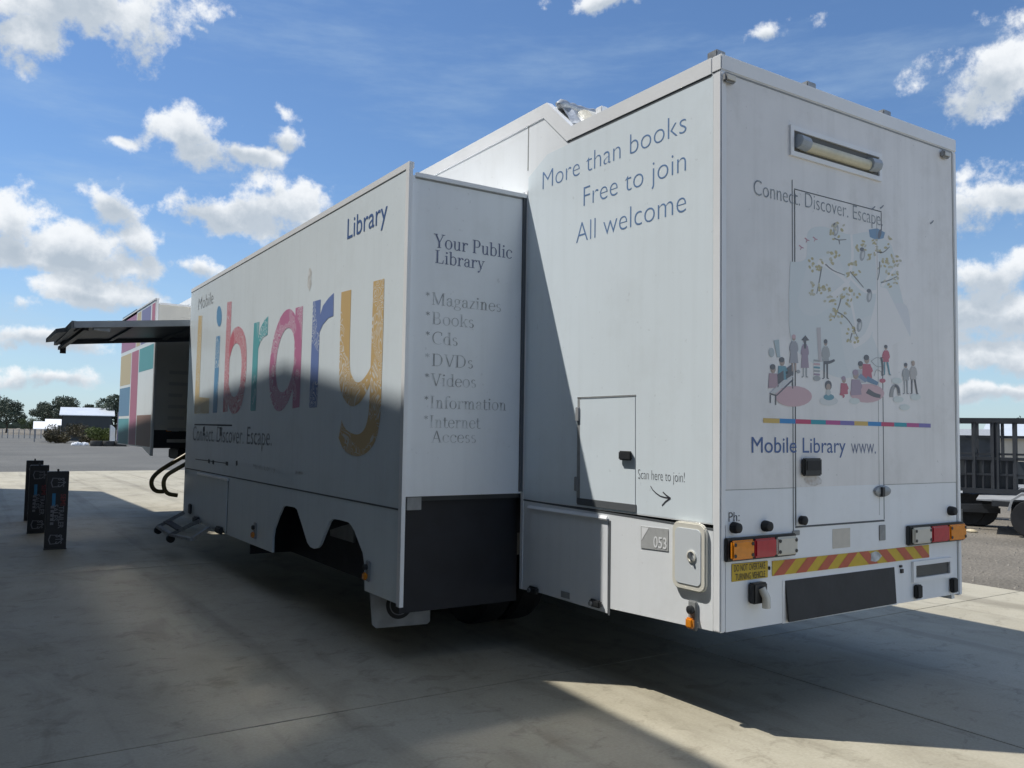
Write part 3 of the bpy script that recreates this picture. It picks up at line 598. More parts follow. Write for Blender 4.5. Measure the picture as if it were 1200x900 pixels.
# marker lamps on the body side
def side_marker(px, x, parent, s=1.0):
    p = onX(px[0], px[1], x)
    lm = MB().box((x - 0.020, p.y - 0.033 * s, p.z - 0.085 * s), (x - 0.0005, p.y + 0.033 * s, p.z + 0.085 * s)).build('side_marker_lamp', M_slategrey, parent, 0.006)
    MB().box((x - 0.050, p.y - 0.030 * s, p.z - 0.070 * s), (x - 0.0195, p.y + 0.030 * s, p.z - 0.010 * s)).build('lens', M_amber, lm, 0.010)
    MB().ring((x - 0.021, p.y, p.z + 0.035 * s), (-1, 0, 0), [(0.024 * s, 0), (0.024 * s, 0.022), (0.014 * s, 0.028), (0, 0.028)], 14).build('reflector', M_blackp, lm, smooth=True)
    return lm
side_marker((813.5, 721), 0.0, T)

# ---- slide-out
so_parent = MB()
zc = lambda pts: [(SX, P_out(*p).y, P_out(*p).z) for p in pts]
arch = [(427, 697), (427, 662), (425, 648), (420, 635), (415, 622), (411.5, 615.5), (408, 612), (399, 609.5), (391, 608), (388, 609.5), (386, 612), (380.5, 625.5), (375, 639), (372, 642.3), (368, 643), (363.5, 641), (360, 636), (354, 616), (348, 597), (345, 594.5), (337, 593), (333, 592.7), (331, 594.5), (326, 606), (321, 620), (319.5, 630), (319, 648)]
A = zc(arch)
zbot = 0.445
outer = [(SX, YS0, zbot)] + [(SX, A[0][1], zbot)] + A[1:-1] + [(SX, A[-1][1], zbot)] + [(SX, YS1, 0.43), (SX, YS1, 3.575), (SX, YS0, 3.586)]
# polygons with a notch triangulate badly when extruded as one n-gon: use triangle fill
def filled_prism(pts, ext, name, m, parent):
    from mathutils.geometry import tessellate_polygon
    P = [Vector(p) for p in pts]; E_ = Vector(ext); n = len(P)
    tr = tessellate_polygon([P]); mb = MB()
    mb.add(P + [p + E_ for p in P], [tuple(t) for t in tr] + [tuple(n + i for i in t)[::-1] for t in tr] + [(i, (i + 1) % n, n + (i + 1) % n, n + i) for i in range(n)])
    return mb.build(name, m, parent)
sp = filled_prism(outer, (0.020, 0, 0), 'slide_out_panel', M_film, T)
MB().box((SX + 0.0205, YS0, Z(-0.464)), (0.0, YS0 + 0.04, 3.51)).build('slide_out_rear', M_white, T)
MB().box((SX + 0.0205, YS1 - 0.05, 1.1), (0.0, YS1 - 0.01, 3.5)).build('slide_out_front', M_white, T)
MB().box((SX + 0.0205, YS0 + 0.04, 3.47), (0.6, YS1 - 0.05, 3.508)).build('slide_out_roof', M_white, T)
MB().box((SX + 0.0205, YS0 + 0.041, Z(-0.50)), (0.6, YS1 - 0.05, Z(-0.46))).build('slide_out_floor', M_under, T)
trimbar((SX - 0.004, YS0 - 0.012, zbot - 0.012), (SX - 0.004, YS0 - 0.012, 3.592), 0.052, 0.030).name = 'slide_edge_trim'
trimbar((SX + 0.016, YS0 - 0.006, 3.582), (SX + 0.016, YS1, 3.572), 0.040, 0.046)
trimbar((SX + 0.05, YS0 - 0.006, 3.515), (-0.005, YS0 - 0.006, 3.515), 0.03, 0.03)
trimbar((-0.018, YS0 - 0.008, 1.21), (-0.018, YS0 - 0.008, 3.50), 0.014, 0.03, M_seam, 'rubber_seal')
MB().box((SX + 0.05, YS0 - 0.003, 3.488), (-0.03, YS0 - 0.0005, 3.500)).build('trim_shadow_gap', M_slategrey, T)
a, b = P_out(217, 548.5), P_out(466, 596.5); zz = (a.z + b.z) / 2
MB().box((SX - 0.002, YS0 + 0.02, zz - 0.007), (SX, YS1, zz + 0.006)).build('panel_seam', M_seam, sp)
MB().bar((SX - 0.001, YS0 + 0.02, 3.556), (SX - 0.001, YS1, 3.546), 0.004, 0.004).build('trim_shadow_gap', M_slategrey, sp)
# locker door low on the panel
d0, d1 = P_out(221.5, 556).y, P_out(267.5, 564).y
ld = MB().box((SX - 0.010, d1, 0.47), (SX - 0.0005, d0, zz - 0.05)).build('locker_door', M_film, T, 0.003)
MB().box((SX - 0.026, d1 - 0.05, zz - 0.05), (SX - 0.006, d0 - 0.55, zz - 0.022)).build('drip_rail', M_trim, sp, 0.004)
MB().box((SX - 0.003, d1 - 0.02, 0.45), (SX - 0.0005, d1 - 0.002, zz - 0.05)).build('hatch_gap', M_seam, sp)
for c, w, h in (((225, 593), .06, .10),):
    p = P_out(*c); MB().box((SX - 0.04, p.y - w, p.z - h), (SX - 0.0102, p.y + w, p.z + h * .3)).build('latch', M_blackp, ld, 0.01)
for c in ((233, 610), (260, 622)):
    p = P_out(*c); MB().box((SX - 0.06, p.y - 0.11, p.z - 0.03), (SX - 0.0005, p.y + 0.11, p.z + 0.05)).build('latch', M_blackp, sp, 0.015)
side_marker((300, 622), SX, T); side_marker((432.5, 669), SX, T, 0.9)
# writing on the slide-out
text('lettering', 'Library', 'out', (407, 280.5), (454, 257), (406.8, 257.5), M_blueink, sp, 0.0)
text('lettering', 'Mobile', 'out', (232.5, 363.5), (250, 353), (232.5, 350), M_darkfade, sp, -0.008)
text('lettering', 'Connect. Discover. Escape.', 'out', (226, 516), (318.5, 520.5), (226, 499.6), M_darkfade, sp, -0.006)
text('lettering', 'Mobile Library', 'out', (297, 549), (322.5, 553), (297, 543.5), M_fadegrey, sp, -0.01)
text('lettering', 'www.', 'out', (346, 555.5), (357, 557.5), (346, 549), M_fadegrey, sp, 0.0)
ch = MB()
for x0, y0, x1, y1, w in ((228, 497.5, 272, 498.5, .018), (239, 500, 239, 510.5, .085), (258.6, 500.5, 258.6, 511, .085), (229, 538, 266, 543, .010), (244, 540, 246, 541, .05), (249, 541.5, 251, 542, .05), (264.5, 543, 267.5, 543.5, .045), (277.5, 540, 277.5, 545.5, .07)):
    flat_stroke(ch, 'out', [(x0, y0), (x1, y1)], w, w, 0.0012)
ch.build('scratch_marks', M_seam, sp)
ov = P_out(363, 327); MB().add([(SX - 0.0012, ov.y + 0.05 * math.cos(i * .5236) * (1 + .3 * math.sin(3 * i)), ov.z + 0.11 * math.sin(i * .5236)) for i in range(12)], [tuple(range(12))]).build('tar_smudge', mat('smudge', (0.50, 0.51, 0.50), 0.5, vary=0.3, scale=20, col2=(0.68, 0.70, 0.71)), sp)
# the seven big letters
LC = {'gold': letter_mat('letter_gold', (0.60, 0.40, 0.14), (16, 0.30, 0.47)), 'gold2': letter_mat('letter_pale_gold', (0.62, 0.47, 0.22), (22, 0.25, 0.5)), 'blue': letter_mat('letter_blue', (0.06, 0.27, 0.52), (19, 0.30, 0.53)),
      'red': letter_mat('letter_red', (0.55, 0.10, 0.16), (34, 0.36, 0.42)), 'teal': letter_mat('letter_teal', (0.05, 0.38, 0.43), (15, 0.30, 0.5)),
      'pink': letter_mat('letter_magenta', (0.50, 0.13, 0.30), (30, 0.34, 0.44)), 'navy': letter_mat('letter_indigo', (0.09, 0.17, 0.46), (17, 0.30, 0.5))}
c5 = lambda x, y: (220 + x / 5.625, 340 + y / 5.625)
c6 = lambda x, y: (330 + x / 3.914, 310 + y / 3.914)
def big_letter(m, polys, strips, label):
    mb = MB(); k = 0
    for cv, pts in polys:
        k += 1; P = [P_out(*cv(*p)) + Vector((-0.0012 - 0.0003 * k, 0, 0)) for p in pts]
        from mathutils.geometry import tessellate_polygon
        mb.add(P, [tuple(t) for t in tessellate_polygon([P])])
    for cv, prs in strips:
        k += 1; P = []
        for a_, b_ in prs: P += [P_out(*cv(*a_)) + Vector((-0.0012 - 0.0003 * k, 0, 0)), P_out(*cv(*b_)) + Vector((-0.0012 - 0.0003 * k, 0, 0))]
        mb.add(P, [(2 * i, 2 * i + 1, 2 * i + 3, 2 * i + 2) for i in range(len(prs) - 1)])
    return mb.build('letter', m, sp, label=label)
def ell(cx, cy, rx, ry, n=24, sh=0.0): return [(cx + rx * math.cos(2 * math.pi * i / n) - sh * ry * math.sin(2 * math.pi * i / n), cy + ry * math.sin(2 * math.pi * i / n)) for i in range(n + 1)]
def crm(pts, sub=4):                   # Catmull-Rom smoothing of a list of pixel points
    out = []; n = len(pts)
    for i in range(n - 1):
        p0, p1, p2, p3 = pts[max(i - 1, 0)], pts[i], pts[i + 1], pts[min(i + 2, n - 1)]
        for k in range(sub):
            t = k / sub
            out.append(tuple(0.5 * ((2 * p1[j]) + (-p0[j] + p2[j]) * t + (2 * p0[j] - 5 * p1[j] + 4 * p2[j] - p3[j]) * t * t + (-p0[j] + 3 * p1[j] - 3 * p2[j] + p3[j]) * t ** 3) for j in (0, 1)))
    out.append(pts[-1]); return out
def spair(prs): return list(zip(crm([a for a, b in prs]), crm([b for a, b in prs])))
big_letter(LC['gold2'], [(c5, [(72, 170), (97, 167), (76, 705), (143, 712), (140, 812), (43, 815)])], [], 'pale gold letter L')
big_letter(LC['blue'], [(c5, [(188, 305), (215, 300), (193, 808), (165, 808)]), (c5, ell(208, 172, 17, 68)[:-1])], [], 'blue letter i')
bo = [(266, 420), (275, 340), (300, 265), (335, 240), (365, 265), (383, 330), (389, 420), (385, 560), (370, 690), (345, 780), (308, 815), (278, 790), (258, 700)]
bi = [(268, 500), (284, 420), (300, 370), (320, 350), (340, 364), (352, 410), (356, 480), (352, 560), (344, 630), (328, 685), (306, 705), (284, 680), (266, 600)]
big_letter(LC['red'], [(c5, [(262, 80), (291, 73), (263, 800), (232, 804)])], [(c5, spair(list(zip(bo, bi))))], 'crimson letter b')
big_letter(LC['teal'], [(c5, [(438, 218), (473, 207), (448, 795), (413, 797)]), (c5, [(462, 330), (482, 245), (505, 200), (532, 170), (527, 293), (500, 310), (480, 340), (460, 400)])], [], 'teal letter r')
e0 = lambda x, y: (x, y)
ao = ell(333, 422, 16.4, 60, 32, 0.10); ai = ell(334.5, 422, 10.6, 38, 32, 0.10)
big_letter(LC['pink'], [(e0, [(346.6, 361), (355.3, 358.5), (351, 477), (342.8, 478.6)])], [(e0, list(zip(ao, ai)))], 'magenta letter a')
big_letter(LC['navy'], [(c6, [(145, 170), (180, 160), (163, 655), (127, 657)]), (c6, [(172, 250), (190, 190), (215, 155), (240, 130), (238, 235), (215, 245), (190, 275), (170, 320)])], [], 'indigo letter r')
y1 = [((275, 127), (320, 115)), ((270, 270), (316, 255)), ((267, 400), (313, 390)), ((266, 540), (315, 480)), ((280, 600), (328, 520)), ((303, 638), (345, 540)), ((330, 650), (365, 535)), ((362, 630), (387, 510)), ((392, 580), (405, 480)), ((412, 530), (414, 455))]
y2 = [((422, 78), (472, 64)), ((415, 300), (467, 300)), ((408, 500), (460, 520)), ((403, 640), (456, 650)), ((395, 710), (448, 740)), ((380, 755), (430, 810)), ((355, 778), (400, 855)), ((325, 775), (365, 877)), ((297, 757), (325, 875)), ((282, 732), (287, 850)), ((277, 712), (262, 795))]
big_letter(LC['gold'], [], [(c6, spair(y1)), (c6, spair(y2))], 'gold letter y with a long curled tail')
# serif writing on the slide-out's rear face
serif('lettering', 'Your Public', (508, 289.5), (600, 303), (508, 273.5), M_headblue, T)
serif('lettering', 'Library', (510, 308), (568, 316.3), (510, 292.8), M_headblue, T)
for txt, x0, y0, x1 in (('*Magazines', 498.5, 356, 587), ('*Books', 498.5, 379, 555), ('*Cds', 498.3, 402.3, 536), ('*DVDs', 498, 428.2, 554), ('*Videos', 497.5, 451.5, 557.5), ('*Information', 497, 478, 592.8), ('*Internet', 496.5, 501, 563)):
    serif('lettering', txt, (x0, y0), (x1, y0 + 2), (x0, y0 - 14.6), M_fadegrey, T, 0.105, 0.032)
serif('lettering', 'Access', (505, 518.5), (557.5, 519.5), (505, 504.5), M_fadegrey, T, 0.105, 0.032)

# ---- underside: chassis, wheels, guards, rubber curtain, flap
for x in (0.75, 1.75): box('chassis_rail', (x - 0.06, 0.3, 0.72), (x + 0.06, 14.0, 1.08), M_chassis, T)
for y in (1.2, 2.4, 6.5, 8.6, 10.6): box('cross_member', (0.06, y - 0.05, 0.85), (2.44, y + 0.05, 1.07), M_chassis, T)
box('equipment_locker', (0.30, 5.6, 0.50), (2.2, 7.9, 1.05), M_chassis, T, 0.02)
def wheel(cx, cy):
    w = MB().ring((cx, cy, 0.5), (1, 0, 0), [(0.30, 0.0), (0.46, -0.004), (0.495, 0.03), (0.5, 0.08), (0.5, 0.20), (0.495, 0.24), (0.46, 0.27), (0.30, 0.27), (0.30, 0.0)], 40).build('wheel', M_black, T, smooth=True)
    MB().ring((cx + 0.03, cy, 0.5), (1, 0, 0), [(0.0, -0.01), (0.10, -0.01), (0.11, 0.05), (0.20, 0.09), (0.27, 0.06), (0.301, 0.0), (0.301, 0.20)], 28).build('rim', M_galv, w, smooth=True)
for cy in (4.35, 3.05):
    for cx in (0.06, 0.38, 1.85, 2.17): wheel(cx, cy)
    MB().bar((0.2, cy, 0.5), (2.3, cy, 0.5), 0.16).build('axle', M_chassis, T)
    mb = MB(); n = 12; pr = [(math.cos(R(15 + 150 * i / n)), math.sin(R(15 + 150 * i / n))) for i in range(n + 1)]
    for i in range(n):
        (c0, s0), (c1, s1) = pr[i], pr[i + 1]
        mb.add([(x, cy + r * c, 0.5 + r * s) for x in (0.02, 0.70) for (c, s, r) in ((c0, s0, .60), (c1, s1, .60), (c1, s1, .585), (c0, s0, .585))], [(0, 1, 5, 4), (2, 3, 7, 6), (0, 3, 2, 1), (4, 5, 6, 7)])
    mb.build('mudguard', M_grey, T)
# grey inner guard plate seen through the rear arch
box('arch_shade_sheet', (-0.50, 2.66, 0.30), (-0.48, 5.9, Z(-0.47)), M_chassis, T)  # black sheets added behind the arches to stand in for shade
box('arch_shade_sheet', (-0.95, 5.88, 0.30), (-0.50, 5.9, Z(-0.47)), M_chassis, T)
MB().prism([(-0.55, onX(386.5, 622, -0.55).y, onX(386.5, 621, -0.55).z), (-0.55, onX(400, 616, -0.55).y, onX(400, 616.5, -0.55).z), (-0.55, onX(414, 612, -0.55).y, onX(412, 612.5, -0.55).z), (-0.55, onX(414, 646, -0.55).y, 0.62), (-0.55, onX(386.5, 646, -0.55).y, 0.62)], (0.02, 0, 0)).build('inner_guard', M_grey, T)
box('rubber_curtain', (SX + 0.048, YS0 + 0.10, 0.36), (0.03, YS0 + 0.115, Z(-0.47)), mat('navy_rubber', (0.012, 0.014, 0.022), 0.6, vary=0.3, scale=6), T)  # rubber curtain, carried lower in black for the deep shade below it
box('corner_packer', (SX + 0.048, YS0 + 0.01, 1.10), (SX + 0.16, YS0 + 0.09, 1.19), M_slategrey, T)
fp = MB().prism([(-0.995, 2.6, 0.50), (-0.472, 2.6, 0.50), (-0.472, 2.6, 0.165), (-0.50, 2.6, 0.145), (-0.93, 2.6, 0.160), (-0.965, 2.6, 0.19)], (0, 0.012, 0)).build('mud_flap', mat('white_rubber', (0.42, 0.42, 0.42), 0.6, vary=0.25, scale=8), T)
cz = Vector((-0.74, 2.5985, 0.325))
MB().ring(cz, (0, -1, 0), [(0.115, 0.0), (0.115, 0.001), (0.0, 0.001)], 28).build('flap_emblem', M_black, fp)
MB().ring(cz, (0, -1, 0), [(0.086, 0.0012), (0.086, 0.0022), (0.078, 0.0022), (0.078, 0.0012)], 28).build('emblem_ring', M_signwhite, fp)
box('flap_hanger', (-1.0, 2.60, 0.49), (-0.2, 2.64, 0.56), M_chassis, T)
for y in (2.62, 8.2): box('slide_support', (SX + 0.0205, y, 0.9), (0.6, y + 0.1, 1.15), M_chassis, T)
for x in (0.5, 2.0):
    lg = box('landing_leg', (x - 0.07, 9.6, 0.05), (x + 0.07, 9.74, 1.1), M_chassis, T); box('foot', (x - 0.14, 9.53, 0.0), (x + 0.14, 9.81, 0.05), M_chassis, lg)

# ---- entry between the slide-outs: door wall, lifted awning, rails, steps
box('entry_wall', (0.0, YS1, 1.16), (0.045, YF0, 3.559), M_white, T)
do = box('entry_door', (-0.012, 9.3, 1.2), (-0.001, 10.3, 3.2), M_palehatch, T, 0.004); box('door_handle', (-0.05, 9.38, 2.1), (-0.013, 9.45, 2.3), M_blackp, do, 0.006)
def aw(x, y, dz=0): return (x, y, 3.255 + 0.098 * x + dz)
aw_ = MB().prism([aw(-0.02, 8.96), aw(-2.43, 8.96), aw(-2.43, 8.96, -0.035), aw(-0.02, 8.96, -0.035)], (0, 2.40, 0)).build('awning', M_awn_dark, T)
M_awbounce = mat('awning_bounce_white', (0.78, 0.78, 0.76), 0.4)  # white top added to bounce sun onto the front slide-out's rear face
MB().prism([aw(-0.02, 8.97, 0.004), aw(-2.42, 8.97, 0.004), aw(-2.42, 8.97, 0.012), aw(-0.02, 8.97, 0.012)], (0, 2.38, 0)).build('awning_bounce_sheet', M_awbounce, aw_)
MB().bar(aw(-0.02, 8.93, -0.03), aw(-2.46, 8.93, -0.03), 0.05, 0.085).build('awning_edge_frame', mat('awning_frame_grey', (0.42, 0.44, 0.46), 0.45, vary=0.15, scale=6), aw_)
MB().bar(aw(-0.02, 11.38, -0.045), aw(-2.46, 11.38, -0.045), 0.05, 0.11).build('awning_edge_frame', M_awn_dark, aw_)
for x in (-0.9, -1.7): MB().bar(aw(x, 8.97, -0.05), aw(x, 11.35, -0.05), 0.05, 0.04).build('awning_rib', M_awn_dark, aw_)
ex = MB().prism([aw(-2.40, 9.25, -0.02), aw(-2.60, 9.75, -0.005), aw(-2.60, 9.75, -0.065), aw(-2.40, 9.25, -0.085)], (0, 1.6, 0)).build('awning_extension', M_grey, aw_)
MB().bar(aw(-2.46, 8.93, -0.03), aw(-2.46, 11.4, -0.06), 0.05, 0.10).build('awning_edge_frame', M_grey, aw_)
MB().bar(aw(-2.30, 9.05, -0.075), aw(-2.40, 11.38, -0.16), 0.06, 0.05).build('support_arm', M_blackp, aw_)
MB().bar(aw(-2.22, 9.0, -0.07), aw(-2.02, 9.0, -0.10), 0.09, 0.06).build('hinge_block', M_galv, aw_)
MB().bar(aw(-2.36, 11.36, -0.12), aw(-2.36, 11.36, -0.24), 0.06, 0.08).build('catch', M_blackp, aw_)
for pl, px in ((11.0, [(240, 519), (218, 533), (196, 546), (187, 552), (181, 557.5), (177.8, 563), (177.8, 569), (180.5, 573.5), (185, 575.8), (192, 576)]),
               (9.3, [(236, 533), (217, 544), (203, 552), (198, 555), (194, 559), (192, 564), (192, 570), (194, 575.5), (198.5, 579), (208, 580.5)])):
    P = [onY(x, y, pl) for x, y in crm(px, 3)]
    MB().tube(P, 0.030 if pl < 10 else 0.034, 10).build('handrail', M_olive, T, smooth=True)
# folding steps hung from the panel's front lower edge
c4 = lambda x, y: (170 + x / 6.0, 500 + y / 6.0)
stp = bpy.data.objects.new('folding_steps', None)
def st_pt(x, y, X): return onX(*c4(x, y), X)
arms = [((275, 603), (92, 702)), ((385, 660), (180, 760)), ((450, 715), (330, 792))]
sm = None
ends = []
for k, (a, b) in enumerate(arms):
    A_ = st_pt(*a, SX - 0.03); B_ = st_pt(*b, SX - 0.33); ends.append((A_, B_))
    o = MB().bar(A_, B_, 0.032, 0.045).build('step_arm', M_galv, T)
MB().bar(ends[0][1], ends[1][1], 0.06, 0.035).build('step_tread', M_galv, T)
MB().bar(ends[1][1], ends[2][1], 0.05, 0.03).build('step_tread', M_galv, T)
ma = [(e[0] + e[1]) / 2 for e in ends]
MB().bar(ma[0].lerp(ends[0][1], .3), ma[1].lerp(ends[1][1], .3), 0.10, 0.02).build('step_tread', M_tread, T)
for e in ends[:2]: MB().ring(e[1] + Vector((0.0, -0.03, -0.05)), (0, 1, 0), [(0.0, 0), (0.05, 0), (0.05, 0.06), (0, 0.06)], 14).build('step_roller', M_black, T)
bpy.data.objects.remove(stp)

# ---- front slide-out with the colour mosaic
zf0, zf1 = Z(-0.345), Z(2.12)
f2 = MB().prism([(SX, YF0, Z(-0.47)), (SX, YF0 + 0.75, zf0), (SX, YF1, zf0), (SX, YF1, zf1), (SX, YF0, zf1)], (0.045, 0, 0)).build('front_slide_panel', M_white, T)
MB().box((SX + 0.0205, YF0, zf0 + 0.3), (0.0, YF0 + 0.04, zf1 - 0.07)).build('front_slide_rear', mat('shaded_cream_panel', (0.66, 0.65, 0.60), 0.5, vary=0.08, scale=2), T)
MB().box((SX + 0.0205, YF0 + 0.02, zf0), (0.0, YF0 + 0.05, zf0 + 0.30)).build('front_slide_valance', M_chassis, T)
MB().box((SX + 0.0205, YF0 + 0.04, zf1 - 0.11), (0.6, YF1, zf1 - 0.07)).build('front_slide_roof', M_white, T)
MB().box((SX + 0.0205, YF0 + 0.05, zf0), (0.6, YF1, zf0 + 0.05)).build('front_slide_floor', M_under, T)
box('front_slide_front', (SX + 0.0205, YF1 - 0.04, zf0 + .05), (0.0, YF1, zf1 - 0.11), M_white, T)
trimbar((SX + 0.02, YF0 - 0.006, Z(-0.47)), (SX + 0.02, YF0 - 0.006, zf1 + 0.012), 0.058, 0.03)
trimbar((SX + 0.02, YF0 - 0.01, zf1 + 0.006), (SX + 0.02, YF1, zf1 + 0.006), 0.062, 0.026)
trimbar((SX + 0.06, YF0 - 0.006, zf1 - 0.07), (-0.005, YF0 - 0.006, zf1 - 0.07), 0.03, 0.03)
box('gooseneck', (0.4, 10.9, 1.0), (2.1, 14.9, 1.28), M_chassis, T)
box('underslung_box', (-0.55, 11.6, 1.12), (0.3, 12.4, 1.30), M_chassis, T, 0.02)
p = onY(203.5, 504, YF0 + 0.02); box('spot_plate', (p.x - 0.03, YF0 + 0.005, p.z - 0.02), (p.x + 0.08, YF0 + 0.019, p.z + 0.025), M_trim, T)  # small white and amber plates on the valance
box('spot_plate', (p.x - 0.12, YF0 + 0.005, p.z - 0.025), (p.x - 0.04, YF0 + 0.019, p.z + 0.015), M_amber, T)
k2 = lambda x, y: (130 + x / 6.927, 330 + y / 6.927)
k1 = lambda x, y: (x / 2.727, 330 + y / 2.727)
def YZ(cv, x, y): p = P_out(*cv(x, y)); return p.y, p.z
zl = (YZ(k2, 130, 583)[1] + YZ(k2, 350, 480)[1]) / 2          # the white line across
ye = [YZ(k2, 340, 620)[0], YZ(k2, 228, 620)[0], YZ(k2, 165, 700)[0], YZ(k2, 112, 700)[0]]
zt2 = zf1 - 0.05; zs = (YZ(k2, 232, 735)[1] + YZ(k2, 340, 705)[1]) / 2; zb2 = (YZ(k2, 120, 840)[1] + YZ(k2, 160, 830)[1]) / 2
yv = [YZ(k2, 358, 250)[0], YZ(k2, 335, 250)[0], YZ(k2, 325, 260)[0], YZ(k2, 252, 270)[0], YZ(k2, 245, 300)[0], YZ(k2, 216, 300)[0], YZ(k2, 210, 300)[0]]
C_pink, C_blue, C_teal, C_vio, C_crm, C_shadow, C_mag = (0.50, 0.21, 0.32), (0.17, 0.33, 0.52), (0.14, 0.42, 0.48), (0.26, 0.28, 0.52), (0.64, 0.57, 0.40), (0.34, 0.22, 0.19), (0.48, 0.26, 0.44)
gp = 0.035
mos = [(YF0 + .04, yv[1], zl + gp, zt2, C_pink), (yv[2], yv[3], zl + gp, zt2, C_vio), (yv[4], yv[5], zl + gp, zt2, C_crm), (yv[6], YF1 - .02, zl + 0.75, zt2, C_blue), (yv[6], YF1 - .02, zl + gp, zl + 0.73, C_mag),
       (YF0 + .04, ye[1] - gp, zs, zl - gp, C_teal), (ye[1] + gp, ye[2] - gp, zf0 + 0.02, zl - gp, C_pink), (ye[2] + gp, YF1 - .02, zb2, zl - gp, C_crm), (ye[2] + gp, YF1 - .02, zf0 + 0.55, zb2 - 0.05, C_blue),
       (YF0 + .04, ye[1] - gp, zf0 + 0.02, zf0 + 0.55, C_shadow), (ye[2] + gp, YF1 - .02, zf0 + 0.02, zf0 + 0.50, C_teal)]  # the brown block paints the shed's shadow on the lower panel
for y0, y1, z0, z1, c in mos:
    mb = MB(); mb.add([(SX - 0.0012, y0, z0), (SX - 0.0012, y1, z0), (SX - 0.0012, y1, z1), (SX - 0.0012, y0, z1)], [(0, 1, 2, 3)], c); mb.build('mosaic_block', M_print, f2)
fr_ = MB()
for i in range(7):
    z = 2.55 - i * 0.19; fr_.add([(SX + 0.25, YF0 - 0.0012, z), (SX + 0.25 + (.34, .30, .22, .28, .26, .36, .30)[i], YF0 - 0.0012, z), (SX + 0.25 + (.34, .30, .22, .28, .26, .36, .30)[i], YF0 - 0.0012, z + 0.055), (SX + 0.25, YF0 - 0.0012, z + 0.055)], [(0, 1, 2, 3)])
fr_.build('faded_text_lines', mat('faint_ink', (0.50, 0.50, 0.48), 0.6), T)

# ---- roof fittings
for c, X in (((835.5, 60), 0.03),):
    p = onX(*c, X); lug = box('roof_lug', (X, p.y - 0.03, ZT + 0.01), (X + 0.08, p.y + 0.05, ZT + 0.075), M_galv, T, 0.006)
p = onX(703, 126, 0.05); box('roof_lug', (0.04, p.y - 0.03, ZT + 0.01), (0.10, p.y + 0.04, ZT + 0.085), M_trim, T, 0.006)
for c in ((948.5, 96), (1037, 130.5), (1107, 159.5)):
    p = onY(*c, 0.06); box('roof_lug', (p.x - 0.045, 0.04, ZT + 0.01), (p.x + 0.045, 0.11, ZT + (0.075 if c[0] < 1100 else 0.03)), M_galv, T, 0.006)
rs = random.Random(5); P = []; e0_ = onX(652, 122, 0.06)
for i in range(30):
    t = i / 29; P.append(e0_ + Vector((1.1 * t, -0.03 * t + rs.uniform(-.006, .006), rs.uniform(-.006, .006))))
MB().tube(P, [0.012] + [0.040 * rs.uniform(0.8, 1.2) for _ in P[2:]] + [0.012], 9).build('rolled_tarp', M_silver, T, smooth=True)
rs2 = random.Random(9); mb = MB(); nx, ny = 16, 8; vs = []
e1_ = onX(676, 147, 0.04)
for i in range(nx):
    for j in range(ny):
        f = j / (ny - 1); q = e0_.lerp(e1_, f); vs.append((0.05 + 0.55 * i / (nx - 1) + rs2.uniform(-.01, .01), q.y + rs2.uniform(-.012, .012), q.z + 0.02 * math.sin(i * 2.1 + j) + rs2.uniform(-.012, .012)))
mb.add(vs, [(i * ny + j, i * ny + j + 1, (i + 1) * ny + j + 1, (i + 1) * ny + j) for i in range(nx - 1) for j in range(ny - 1)]); mb.build('tarp_flap', M_silver, T, smooth=True)
mb = MB(); n = 14; h0 = onX(684, 140, 0.25)
mb.prism([(0.22, h0.y + 0.19 * math.cos(math.pi * i / n), ZT - 0.01 + (h0.z - ZT + 0.075) * math.sin(math.pi * i / n)) for i in range(n + 1)], (1.0, 0, 0)); mb.build('roof_vent_hood', M_cream, T, smooth=True)

# ================================================================== rear wall fittings
def rq(px): return [P_rear(*p) for p in px]
def rpanel(name, px, m, t, parent=T, base=0.0, bevel=0.003):
    P = rq(px); return MB().prism([(p.x, base - t, p.z) for p in P], (0, t - 0.0004, 0)).build(name, m, parent, bevel)
def rbox(name, c0, c1, m, t, parent=T, base=0.0, bevel=0.004):
    a, b = onY(*c0, base - t * .8), onY(*c1, base - t * .8); x0, x1 = sorted((a.x, b.x)); z0, z1 = sorted((a.z, b.z))
    return MB().box((x0, base - t, z0), (x1, base - 0.0004, z1)).build(name, m, parent, bevel)
zfilm = (P_rear(847, 571).z + P_rear(1112, 567.5).z) / 2
MB().add([(0.045, -0.0008, zfilm), (2.455, -0.0008, zfilm), (2.455, -0.0008, ZT - 0.10), (0.045, -0.0008, ZT - 0.10)], [(0, 1, 2, 3)]).build('wrap_film', M_rearfilm, rw)
MB().box((0.042, -0.0012, zfilm - 0.004), (2.458, -0.0002, zfilm)).build('film_edge', M_slategrey, rw)
MB().box((0.042, -0.003, ZT - 0.097), (2.458, -0.0002, ZT - 0.088)).build('trim_shadow_gap', M_slategrey, rw)
for x in (2.452,): MB().box((x, -0.003, 0.56), (x + 0.006, -0.0002, ZT - 0.098)).build('trim_shadow_gap', M_slategrey, rw)
